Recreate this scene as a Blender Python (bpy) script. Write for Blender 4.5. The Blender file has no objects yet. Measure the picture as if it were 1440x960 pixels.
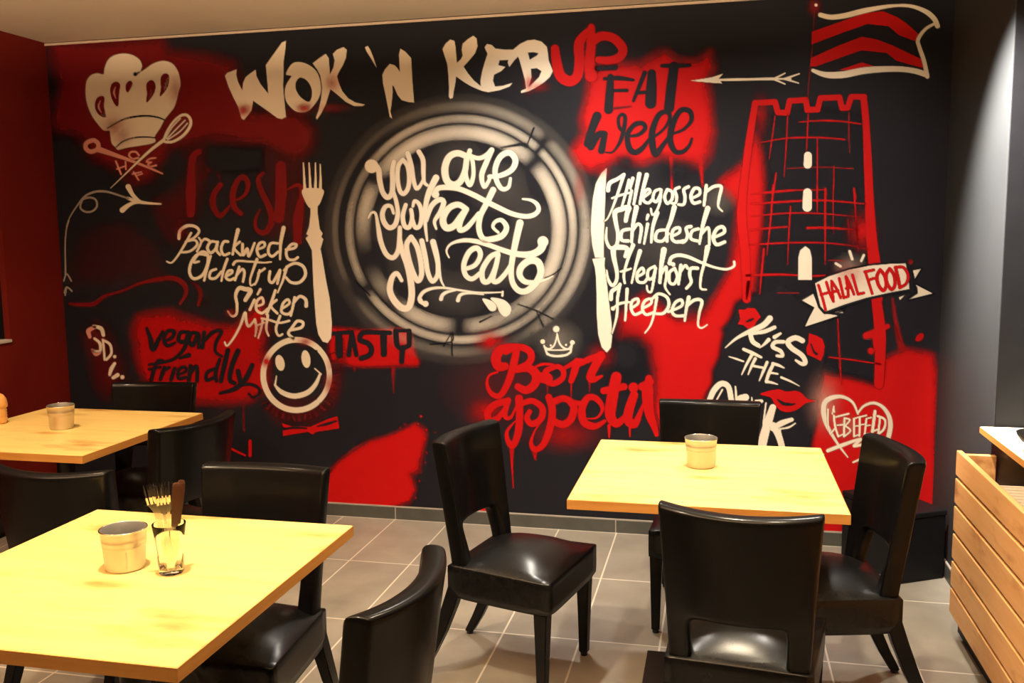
import bpy, bmesh, math, random
import numpy as np
from mathutils import Vector, Matrix
from mathutils.geometry import tessellate_polygon

scene = bpy.context.scene
C = scene.collection
random.seed(7)
PI = math.pi

# ------------------------------------------------------------------ camera
CAM_H = 1.55
F_PX = 1290.0                      # focal length in pixels of a 1440 x 960 frame
MAT = np.array([[0.97529474, 0.01533101, -0.22037496],
                [0.22060189, -0.12005545, 0.96794705],
                [-0.01161761, -0.9926488, -0.1204715]])
cd = bpy.data.cameras.new('camera'); cam = bpy.data.objects.new('camera', cd); C.objects.link(cam)
cd.sensor_width = 36.0; cd.lens = F_PX * 36.0 / 1440.0; cd.clip_start = 0.05
cam.matrix_world = Matrix(((MAT[0][0], -MAT[0][1], -MAT[0][2], 0.0),
                           (MAT[1][0], -MAT[1][1], -MAT[1][2], 0.0),
                           (MAT[2][0], -MAT[2][1], -MAT[2][2], CAM_H),
                           (0, 0, 0, 1)))
scene.camera = cam

# ------------------------------------------------------------------ world, lights, exposure
scene.view_settings.view_transform = 'Standard'
scene.view_settings.look = 'None'
scene.view_settings.gamma = 1.0
scene.view_settings.use_curve_mapping = False
scene.view_settings.exposure = 0.0
scene.cycles.transparent_max_bounces = 32
scene.cycles.sample_clamp_indirect = 6.0
w = bpy.data.worlds.new('world'); scene.world = w; w.use_nodes = True
w.node_tree.nodes['Background'].inputs[0].default_value = (1.0, 0.72, 0.5, 1)
w.node_tree.nodes['Background'].inputs[1].default_value = 0.02

def spot(name, loc, aim, power, size=100, blend=0.8, col=(1.0, 0.84, 0.62), rad=0.05):
    l = bpy.data.lights.new(name, 'SPOT'); l.energy = power; l.spot_size = math.radians(size)
    l.spot_blend = blend; l.color = col; l.shadow_soft_size = rad
    o = bpy.data.objects.new(name, l); C.objects.link(o); o.location = loc
    o.rotation_euler = (Vector(aim) - Vector(loc)).to_track_quat('-Z', 'Y').to_euler()
    return o
WARM = (1.0, 0.83, 0.58)
NEUT = (1.0, 0.92, 0.80)
AMBER = (1.0, 0.70, 0.44)
spot('ceiling_spot_light', (-0.75, 3.40, 2.58), (-0.72, 4.57, 1.30), 205, 95, 1.0, NEUT, 0.11)
spot('ceiling_spot_light', (0.35, 3.35, 2.58), (0.35, 4.57, 1.0), 98, 95, 1.0, NEUT, 0.11)
spot('ceiling_spot_light', (-2.30, 3.20, 2.58), (-2.3, 4.57, 1.0), 20, 100, 1.0, AMBER)
spot('accent_spot_light', (0.40, 3.42, 2.50), (1.0, 3.62, 1.78), 1500, 62, 1.0, NEUT, 0.03)
spot('ceiling_spot_light', (-1.25, 1.75, 2.58), (-1.3, 1.75, 0.7), 205, 110, 1.0, WARM)
spot('ceiling_spot_light', (-0.05, 2.95, 2.58), (-0.05, 2.95, 0.7), 160, 110, 1.0, WARM)
spot('ceiling_spot_light', (-2.65, 2.9, 2.58), (-2.65, 3.2, 0.7), 110, 110, 1.0, AMBER)
spot('ceiling_spot_light', (0.35, 2.15, 2.58), (0.95, 2.9, 0.3), 150, 90, 1.0, WARM)
spot('ceiling_spot_light', (-0.75, 3.92, 2.58), (-0.72, 2.95, 0.40), 120, 72, 1.0, NEUT, 0.08)
spot('ceiling_spot_light', (0.45, 3.92, 2.58), (0.42, 2.95, 0.40), 120, 72, 1.0, NEUT, 0.08)
l = bpy.data.lights.new('added_fill_light', 'AREA'); l.shape = 'RECTANGLE'; l.size = 4.2; l.size_y = 0.05; l.energy = 380; l.color = (1.0, 0.68, 0.40)
o = bpy.data.objects.new('added_fill_light', l); C.objects.link(o); o.location = (-1.5, 0.60, 2.20)   # added ceiling fill, set in the unseen light trough (added_light_baffle)
o.rotation_euler = Vector((0, 0.85, 0.50)).to_track_quat('-Z', 'Y').to_euler()

# ------------------------------------------------------------------ materials
def mat(name, col, rough=0.5, metal=0.0, spec=0.5, coat=0.0):
    m = bpy.data.materials.new(name); m.use_nodes = True
    b = m.node_tree.nodes['Principled BSDF']
    b.inputs['Base Color'].default_value = (*col, 1)
    b.inputs['Roughness'].default_value = rough
    b.inputs['Metallic'].default_value = metal
    b.inputs['Specular IOR Level'].default_value = spec
    b.inputs['Coat Weight'].default_value = coat
    return m
def nd(m, t, **k):
    n = m.node_tree.nodes.new(t)
    for a, v in k.items(): setattr(n, a, v)
    return n
def lk(m, a, b): m.node_tree.links.new(a, b)
def noise_mat(name, c1, c2, scale=8, rough=0.5, detail=4, stretch=(1, 1, 1), bump=0.0, metal=0.0,
              spec=0.5, lo=0.3, hi=0.7, bscale=None, coat=0.0):
    m = mat(name, c1, rough, metal, spec, coat)
    b = m.node_tree.nodes['Principled BSDF']
    tc = nd(m, 'ShaderNodeTexCoord'); mp = nd(m, 'ShaderNodeMapping'); mp.inputs['Scale'].default_value = stretch
    n = nd(m, 'ShaderNodeTexNoise'); n.inputs['Scale'].default_value = scale; n.inputs['Detail'].default_value = detail
    r = nd(m, 'ShaderNodeValToRGB')
    r.color_ramp.elements[0].position = lo; r.color_ramp.elements[0].color = (*c1, 1)
    r.color_ramp.elements[1].position = hi; r.color_ramp.elements[1].color = (*c2, 1)
    lk(m, tc.outputs['Object'], mp.inputs[0]); lk(m, mp.outputs[0], n.inputs['Vector'])
    lk(m, n.outputs['Fac'], r.inputs[0]); lk(m, r.outputs[0], b.inputs['Base Color'])
    if bump:
        n2 = n
        if bscale:
            n2 = nd(m, 'ShaderNodeTexNoise'); n2.inputs['Scale'].default_value = bscale
            lk(m, tc.outputs['Object'], n2.inputs['Vector'])
        bp = nd(m, 'ShaderNodeBump'); bp.inputs['Strength'].default_value = bump; bp.inputs['Distance'].default_value = 0.002
        lk(m, n2.outputs['Fac'], bp.inputs['Height']); lk(m, bp.outputs[0], b.inputs['Normal'])
    return m
def wood_mat(name, c_light, c_mid, c_dark, scale=1.0, axis='X', rough=0.38):
    m = mat(name, c_light, rough)
    b = m.node_tree.nodes['Principled BSDF']
    tc = nd(m, 'ShaderNodeTexCoord'); mp = nd(m, 'ShaderNodeMapping')
    mp.inputs['Scale'].default_value = (1.1, 9, 9) if axis == 'X' else (9, 1.1, 9)
    n = nd(m, 'ShaderNodeTexNoise'); n.inputs['Scale'].default_value = 2.2 * scale; n.inputs['Detail'].default_value = 8
    n.inputs['Distortion'].default_value = 0.6
    r = nd(m, 'ShaderNodeValToRGB')
    e = r.color_ramp.elements
    e[0].position = 0.28; e[0].color = (*c_mid, 1); e[1].position = 0.62; e[1].color = (*c_light, 1)
    mp2 = nd(m, 'ShaderNodeMapping'); mp2.inputs['Scale'].default_value = (1.6, 4.5, 4.5) if axis == 'X' else (4.5, 1.6, 4.5)
    k = nd(m, 'ShaderNodeTexNoise'); k.inputs['Scale'].default_value = 1.9 * scale; k.inputs['Detail'].default_value = 5
    r2 = nd(m, 'ShaderNodeValToRGB'); r2.color_ramp.elements[0].position = 0.55; r2.color_ramp.elements[1].position = 0.72
    mx = nd(m, 'ShaderNodeMixRGB'); mx.inputs['Color2'].default_value = (*c_dark, 1)
    lk(m, tc.outputs['Object'], mp.inputs[0]); lk(m, mp.outputs[0], n.inputs['Vector'])
    lk(m, tc.outputs['Object'], mp2.inputs[0]); lk(m, mp2.outputs[0], k.inputs['Vector'])
    lk(m, n.outputs['Fac'], r.inputs[0]); lk(m, k.outputs['Fac'], r2.inputs[0])
    lk(m, r2.outputs[0], mx.inputs['Fac']); lk(m, r.outputs[0], mx.inputs['Color1'])
    lk(m, mx.outputs[0], b.inputs['Base Color'])
    return m

NAVY = (0.0098, 0.0106, 0.0165)
M_wall = noise_mat('navy_wall_paint', NAVY, (0.0118, 0.0126, 0.019), 3, 0.65, bump=0.05, bscale=180, spec=0.12)
M_redwall = noise_mat('dark_red_wall_paint', (0.130, 0.009, 0.007), (0.155, 0.011, 0.008), 3, 0.6, bump=0.05, bscale=180, spec=0.15)
M_pillar = noise_mat('slate_blue_paint', (0.026, 0.028, 0.031), (0.030, 0.032, 0.035), 3, 0.6, bump=0.05, bscale=180, spec=0.12)
M_ceil = noise_mat('ceiling_paint', (0.80, 0.72, 0.62), (0.84, 0.77, 0.67), 2, 0.8)
M_trim = noise_mat('ceiling_strip_paint', (0.50, 0.40, 0.31), (0.54, 0.44, 0.34), 4, 0.6)
M_darkwall = noise_mat('charcoal_paint', (0.012, 0.013, 0.014), (0.018, 0.018, 0.02), 3, 0.6)
M_leather = noise_mat('black_leatherette', (0.0024, 0.0024, 0.0027), (0.0034, 0.0034, 0.0038), 30, 0.50, bump=0.06, bscale=420, spec=0.06, coat=0.32)
M_leather.node_tree.nodes['Principled BSDF'].inputs['Coat Roughness'].default_value = 0.17
M_seat = noise_mat('black_seat_leatherette', (0.0024, 0.0024, 0.0027), (0.0034, 0.0034, 0.0038), 30, 0.50, bump=0.06, bscale=420, spec=0.06, coat=0.6)
M_seat.node_tree.nodes['Principled BSDF'].inputs['Coat Roughness'].default_value = 0.27
M_leg = noise_mat('black_lacquered_wood', (0.005, 0.005, 0.006), (0.008, 0.008, 0.008), 20, 0.3, spec=0.15)
M_glide = mat('black_plastic', (0.01, 0.01, 0.01), 0.5)
M_top = wood_mat('oak_tabletop', (0.78, 0.60, 0.22), (0.74, 0.53, 0.165), (0.40, 0.19, 0.035))
M_edge = noise_mat('shaded_oak_brown_edge', (0.50, 0.22, 0.045), (0.58, 0.28, 0.06), 4, 0.5, stretch=(1, 1, 18))  # table edges: shade put into a deeper oak; also the brown worktop edge
M_iron = noise_mat('black_powder_coat', (0.008, 0.008, 0.008), (0.012, 0.012, 0.012), 50, 0.5)
M_zinc = noise_mat('zinc_metal', (0.56, 0.50, 0.43), (0.64, 0.58, 0.50), 14, 0.42, metal=0.9, stretch=(1, 1, 0.3))
M_pot_inside = noise_mat('shaded_zinc', (0.20, 0.20, 0.19), (0.26, 0.25, 0.24), 18, 0.55, metal=0.5)  # inside of the pots: zinc with its shade put into the colour
M_steel = noise_mat('polished_steel', (0.85, 0.80, 0.72), (0.9, 0.86, 0.8), 30, 0.16, metal=1.0)
M_handle = noise_mat('dark_brown_handle', (0.045, 0.016, 0.008), (0.07, 0.026, 0.012), 30, 0.3)
M_pine = wood_mat('pine_slat', (0.70, 0.38, 0.15), (0.62, 0.31, 0.10), (0.38, 0.15, 0.04), 1.3, 'Y', 0.5)
M_ctop = noise_mat('pale_counter_laminate', (0.82, 0.76, 0.60), (0.88, 0.82, 0.66), 5, 0.35)
M_card = noise_mat('cream_card', (0.62, 0.52, 0.40), (0.72, 0.62, 0.48), 9, 0.6)
M_amber = noise_mat('amber_glazed_clay', (0.62, 0.30, 0.07), (0.80, 0.48, 0.18), 12, 0.3, stretch=(1, 1, 4))
M_sill = noise_mat('white_window_frame', (0.62, 0.58, 0.56), (0.68, 0.64, 0.62), 6, 0.5)
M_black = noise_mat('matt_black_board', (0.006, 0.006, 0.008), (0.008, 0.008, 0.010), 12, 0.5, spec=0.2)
M_pane = mat('night_window_glass', (0.010, 0.014, 0.028), 0.12)
def glass_mat():
    m = mat('clear_glass', (1, 1, 1), 0.02)
    b = m.node_tree.nodes['Principled BSDF']; b.inputs['Transmission Weight'].default_value = 1.0; b.inputs['IOR'].default_value = 1.25
    n = nd(m, 'ShaderNodeTexNoise'); n.inputs['Scale'].default_value = 40
    bp = nd(m, 'ShaderNodeBump'); bp.inputs['Strength'].default_value = 0.03
    lk(m, n.outputs['Fac'], bp.inputs['Height']); lk(m, bp.outputs[0], b.inputs['Normal'])
    return m
M_glass = glass_mat()
def tile_mat(name, c1, c2, grout, bw, rh, ox, oy, mortar=0.0045, rough=0.5):
    m = mat(name, c1, rough)
    b = m.node_tree.nodes['Principled BSDF']
    tc = nd(m, 'ShaderNodeTexCoord'); mp = nd(m, 'ShaderNodeMapping'); mp.inputs['Location'].default_value = (ox, oy, 0)
    br = nd(m, 'ShaderNodeTexBrick'); br.offset = 0.0; br.squash = 1.0
    for k, v in (('Scale', 1.0), ('Mortar Size', mortar), ('Mortar Smooth', 0.2), ('Bias', 0.0), ('Brick Width', bw), ('Row Height', rh)):
        br.inputs[k].default_value = v
    br.inputs['Color1'].default_value = (*c1, 1); br.inputs['Color2'].default_value = (*c2, 1); br.inputs['Mortar'].default_value = (*grout, 1)
    n = nd(m, 'ShaderNodeTexNoise'); n.inputs['Scale'].default_value = 5; n.inputs['Detail'].default_value = 6
    mx = nd(m, 'ShaderNodeMixRGB', blend_type='OVERLAY'); mx.inputs['Fac'].default_value = 0.35
    bp = nd(m, 'ShaderNodeBump'); bp.inputs['Strength'].default_value = 0.35; bp.inputs['Distance'].default_value = 0.002; bp.invert = True
    lk(m, tc.outputs['Object'], mp.inputs[0]); lk(m, mp.outputs[0], br.inputs['Vector']); lk(m, tc.outputs['Object'], n.inputs['Vector'])
    lk(m, br.outputs['Color'], mx.inputs['Color1']); lk(m, n.outputs['Fac'], mx.inputs['Color2'])
    lk(m, mx.outputs[0], b.inputs['Base Color']); lk(m, br.outputs['Fac'], bp.inputs['Height']); lk(m, bp.outputs[0], b.inputs['Normal'])
    return m
M_floor = tile_mat('grey_stone_tiles', (0.255, 0.235, 0.200), (0.285, 0.26, 0.22), (0.62, 0.57, 0.49), 0.30, 0.63, 0.80 + 0.3, -3.30, 0.004, 0.48)
M_skirt = noise_mat('slate_skirting_tile', (0.052, 0.056, 0.052), (0.072, 0.074, 0.068), 10, 0.5)
M_grout = mat('pale_grout', (0.34, 0.31, 0.27), 0.7)

def paint_mat(name, col, rough=0.65, soft=1.0):
    """spray or brush paint whose coverage is stored per vertex; grain breaks up thin coverage"""
    m = mat(name, col, rough, spec=0.12)
    b = m.node_tree.nodes['Principled BSDF']
    at = nd(m, 'ShaderNodeAttribute'); at.attribute_name = 'coverage'
    tc = nd(m, 'ShaderNodeTexCoord'); n = nd(m, 'ShaderNodeTexNoise'); n.inputs['Scale'].default_value = 38; n.inputs['Detail'].default_value = 6
    n.inputs['Roughness'].default_value = 0.72
    def mth(op, a, bb):
        x = nd(m, 'ShaderNodeMath', operation=op)
        for i, v in enumerate((a, bb)):
            if isinstance(v, (int, float)): x.inputs[i].default_value = v
            else: lk(m, v, x.inputs[i])
        return x.outputs[0]
    lk(m, tc.outputs['Object'], n.inputs['Vector'])
    a = at.outputs['Fac']
    mid = mth('MULTIPLY', a, mth('SUBTRACT', 1.0, a))
    g = mth('MULTIPLY', mth('SUBTRACT', n.outputs['Fac'], 0.5), 2.0 * soft)
    s = mth('ADD', a, mth('MULTIPLY', g, mid))
    s.node.use_clamp = True
    lk(m, s, b.inputs['Alpha'])
    return m
PAINT = {'cream': paint_mat('cream_spray_paint', (0.80, 0.735, 0.62), soft=0.3),
         'pink': paint_mat('pink_spray_paint', (0.66, 0.30, 0.25), soft=0.3),
         'red': paint_mat('red_spray_paint', (0.46, 0.0045, 0.0058)),
         'maroon': paint_mat('maroon_spray_paint', (0.155, 0.0055, 0.0075)),
         'navy': paint_mat('navy_spray_paint', NAVY, soft=0.5),
         'grey': paint_mat('grey_spray_paint', (0.30, 0.27, 0.25), soft=0.3)}

# ------------------------------------------------------------------ object helpers
def link(name, me, m=None, parent=None, smooth=False, kind=None):
    o = bpy.data.objects.new(name, me); C.objects.link(o)
    if m is not None: me.materials.append(m)
    if parent is not None: o.parent = parent
    if smooth:
        for p in me.polygons: p.use_smooth = True
    if kind: o['kind'] = kind
    return o
def from_bm(name, bm, m, parent=None, smooth=False, kind=None):
    me = bpy.data.meshes.new(name); bmesh.ops.recalc_face_normals(bm, faces=bm.faces); bm.to_mesh(me); bm.free()
    return link(name, me, m, parent, smooth, kind)
def box_bm(x0, y0, z0, x1, y1, z1, bevel=0.0, seg=2, bm=None):
    bm2 = bmesh.new()
    bmesh.ops.create_cube(bm2, size=1.0, matrix=Matrix.Translation(((x0 + x1) / 2, (y0 + y1) / 2, (z0 + z1) / 2)) @ Matrix.Diagonal((x1 - x0, y1 - y0, z1 - z0, 1)))
    if bevel: bmesh.ops.bevel(bm2, geom=list(bm2.edges), offset=bevel, segments=seg, affect='EDGES', profile=0.5)
    if bm is None: return bm2
    me = bpy.data.meshes.new('tmp'); bm2.to_mesh(me); bm2.free(); bm.from_mesh(me); bpy.data.meshes.remove(me)
    return bm
def lathe_bm(prof, n=40, close=False, facet=None):
    bm = bmesh.new(); rings = []
    for r, z in prof:
        ring = []
        for i in range(n):
            a = 2 * PI * i / n
            rr = r * (facet(a, z) if facet else 1.0)
            ring.append(bm.verts.new((rr * math.cos(a), rr * math.sin(a), z)))
        rings.append(ring)
    for a, b in zip(rings[:-1], rings[1:]):
        for i in range(n): bm.faces.new((a[i], a[(i + 1) % n], b[(i + 1) % n], b[i]))
    if close:
        bm.faces.new(rings[0][::-1]); bm.faces.new(rings[-1])
    return bm
def loft_bm(secs, bm=None):
    """secs: list of quads (4 points each), swept into a closed bar"""
    bm = bm or bmesh.new()
    vs = [[bm.verts.new(p) for p in s] for s in secs]
    k = len(secs[0])
    for a, b in zip(vs[:-1], vs[1:]):
        for i in range(k): bm.faces.new((a[i], a[(i + 1) % k], b[(i + 1) % k], b[i]))
    bm.faces.new(vs[0][::-1]); bm.faces.new(vs[-1])
    return bm
def thing(name, loc=(0, 0, 0), rz=0.0):
    o = bpy.data.objects.new(name, None); C.objects.link(o); o.empty_display_size = 0.1
    o.location = loc; o.rotation_euler = (0, 0, rz); return o
def tag(o, label, cat, group=None):
    o['label'] = label; o['category'] = cat
    if group: o['group'] = group
    return o
def copy_tree(o, parent=None):
    c = o.copy(); C.objects.link(c)
    if parent is not None: c.parent = parent
    for ch in list(o.children): copy_tree(ch, c)
    return c

# ------------------------------------------------------------------ the room
WY = 4.577          # mural wall plane
LX = -3.69          # red wall plane on the left
RX = 1.0            # return wall at the right end of the mural
CZ = 2.615
floor = from_bm('floor', box_bm(LX - 0.1, -1.6, -0.08, 3.4, WY + 0.1, 0.0), M_floor, kind='structure')
ceiling = from_bm('ceiling', box_bm(LX - 0.1, -1.6, CZ, 3.4, WY + 0.1, CZ + 0.1), M_ceil, kind='structure')
wall_back = from_bm('wall_back', box_bm(LX - 0.1, WY, 0.0, RX + 0.12, WY + 0.1, CZ), M_wall, kind='structure')
bm = bmesh.new()                                           # left wall with a window opening
WY0, WY1, WZ0, WZ1 = 2.75, 4.15, 1.0, 1.78
for a in ((LX - 0.1, -1.6, 0, LX, WY0, CZ), (LX - 0.1, WY1, 0, LX, WY, CZ), (LX - 0.1, WY0, 0, LX, WY1, WZ0), (LX - 0.1, WY0, WZ1, LX, WY1, CZ)):
    box_bm(*a, bm=bm)
wall_left = from_bm('wall_left', bm, M_redwall, kind='structure')
wall_right = from_bm('wall_right', box_bm(RX, 3.665, 0.0, RX + 0.12, WY, CZ, 0.004), M_pillar, kind='structure')
end_strip = from_bm('dark_end_strip', box_bm(RX + 0.004, 3.655, 0.0, RX + 0.125, 3.6649, CZ), M_black, kind='structure')  # black strip added over the wall end, keeping it dark under the spots
bm = box_bm(-3.66, 0.50, 2.10, 0.70, 0.90, 2.115); box_bm(-3.66, 0.89, 2.115, 0.70, 0.90, 2.234, bm=bm); box_bm(-3.66, 0.50, 2.115, 0.70, 0.51, 2.30, bm=bm)
baffle = from_bm('added_light_baffle', bm, M_black, kind='structure')  # unseen board, added to keep the ceiling fill off the mural
wall_side = from_bm('wall_far_right', box_bm(3.3, -1.6, 0.0, 3.4, WY, CZ), M_darkwall, kind='structure')
wall_rec = from_bm('wall_recess', box_bm(RX + 0.12, WY - 0.25, 0.0, 3.3, WY + 0.1, CZ), M_darkwall, kind='structure')
wall_front = from_bm('wall_front', box_bm(LX - 0.1, -1.7, 0.0, 3.4, -1.6, CZ), M_darkwall, kind='structure')
trim_1 = from_bm('trim_1', box_bm(LX, WY - 0.010, CZ - 0.017, RX, WY - 0.001, CZ - 0.005), M_trim, kind='structure')
bm = bmesh.new(); bg = bmesh.new()
x = LX + 0.02; xs = [-3.2, -2.6, -2.0, -1.70, -1.10, -0.505, 0.1, 0.7, RX]
edges = [LX] + xs[:-1] + [RX]
edges = [LX, -3.50, -2.90, -2.30, -1.70, -1.10, -0.505, 0.10, 0.70, RX - 0.012]
for a, b in zip(edges[:-1], edges[1:]):
    box_bm(a + 0.003, WY - 0.011, 0.0, b - 0.003, WY - 0.001, 0.066, 0.001, 1, bm=bm)
    box_bm(b - 0.003, WY - 0.009, 0.0, b + 0.003, WY - 0.001, 0.066, bm=bg)
box_bm(LX, WY - 0.0105, 0.066, RX - 0.012, WY - 0.001, 0.072, bm=bg)
bb = from_bm('baseboard_back', bm, M_skirt, kind='structure')
from_bm('grout_line', bg, M_grout, bb)
bm = box_bm(RX - 0.011, 3.67, 0.0, RX - 0.001, WY - 0.012, 0.066, 0.001, 1)
bb2 = from_bm('baseboard_right', bm, M_skirt, kind='structure')
from_bm('grout_line', box_bm(RX - 0.010, 3.67, 0.066, RX - 0.001, WY - 0.012, 0.072), M_grout, bb2)

win = from_bm('window_1', box_bm(LX - 0.060, WY0, WZ0, LX - 0.050, WY1, WZ1), M_pane, kind='structure')
bm = bmesh.new()
for a in ((LX - 0.075, WY0, WZ0, LX - 0.035, WY0 + 0.05, WZ1), (LX - 0.075, WY1 - 0.012, WZ0, LX - 0.035, WY1, WZ1),
          (LX - 0.075, WY0, WZ1 - 0.03, LX - 0.035, WY1, WZ1)): box_bm(*a, bm=bm)
from_bm('window_frame', bm, M_black, win)
from_bm('window_sill', box_bm(LX - 0.075, WY0 - 0.02, WZ0 - 0.012, LX + 0.012, WY1 + 0.0, WZ0 + 0.004, 0.003), M_sill, win)

# ------------------------------------------------------------------ the mural
def wall_pt(px, py):
    """the point of the mural wall that the photo survey found at this reading"""
    r = MAT @ np.array([px - 720.0, py - 480.0, F_PX]); t = WY / r[1]
    return r[0] * t, CAM_H + r[2] * t
def catmull(P, step=2.2, closed=False):
    P = np.asarray(P, float)
    if len(P) < 3 and not closed:
        n = max(2, int(np.hypot(*(P[-1] - P[0])[:2]) / step) + 1)
        return np.array([P[0] + (P[-1] - P[0]) * t for t in np.linspace(0, 1, n)])
    n = len(P); out = []
    for i in range(n if closed else n - 1):
        if closed: p0, p1, p2, p3 = P[(i - 1) % n], P[i], P[(i + 1) % n], P[(i + 2) % n]
        else: p0, p1, p2, p3 = P[max(i - 1, 0)], P[i], P[i + 1], P[min(i + 2, n - 1)]
        m = max(2, int(np.hypot(*(p2 - p1)[:2]) / step) + 1)
        # centripetal-like tension to avoid overshoot
        d = np.hypot(*(p2 - p1)[:2]) + 1e-6
        m1 = (p2 - p0) * 0.5; m2 = (p3 - p1) * 0.5
        for mm in (m1, m2):
            l = np.hypot(*mm[:2]); 
            if l > 1.4 * d: mm *= 1.4 * d / l
        for t in np.linspace(0, 1, m, endpoint=False):
            t2, t3 = t * t, t * t * t
            out.append((2 * t3 - 3 * t2 + 1) * p1 + (t3 - 2 * t2 + t) * m1 + (-2 * t3 + 3 * t2) * p2 + (t3 - t2) * m2)
    if not closed: out.append(P[-1])
    return np.array(out)
CROP = {'A': (90, 60, 6), 'B': (80, 160, 6), 'C': (310, 40, 6), 'D': (500, 40, 6), 'E': (700, 20, 6), 'F': (800, 90, 6),
        'G': (500, 180, 6), 'H': (590, 180, 6), 'I': (500, 300, 6), 'J': (600, 300, 6), 'K': (830, 230, 6), 'L': (830, 340, 6),
        'M': (230, 300, 6), 'N': (230, 390, 6), 'O': (180, 430, 6), 'P': (340, 460, 6), 'Q': (670, 460, 6), 'R': (760, 500, 6),
        'S': (980, 420, 6), 'T': (980, 500, 4.8), 'U': (1110, 340, 6), 'V': (1110, 540, 6), 'W': (960, 0, 1440 / 390.0),
        'X': (1020, 120, 6), 'Y': (210, 180, 6), 'Z': (80, 280, 6), 'a': (80, 420, 6), 'b': (440, 440, 8), 'c': (1040, 260, 6),
        '.': (0, 0, 1)}
def pts(crop, s):
    ox, oy, k = CROP[crop]
    return [(ox + float(a.split(',')[0]) / k, oy + float(a.split(',')[1]) / k) for a in s.split()]

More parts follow.
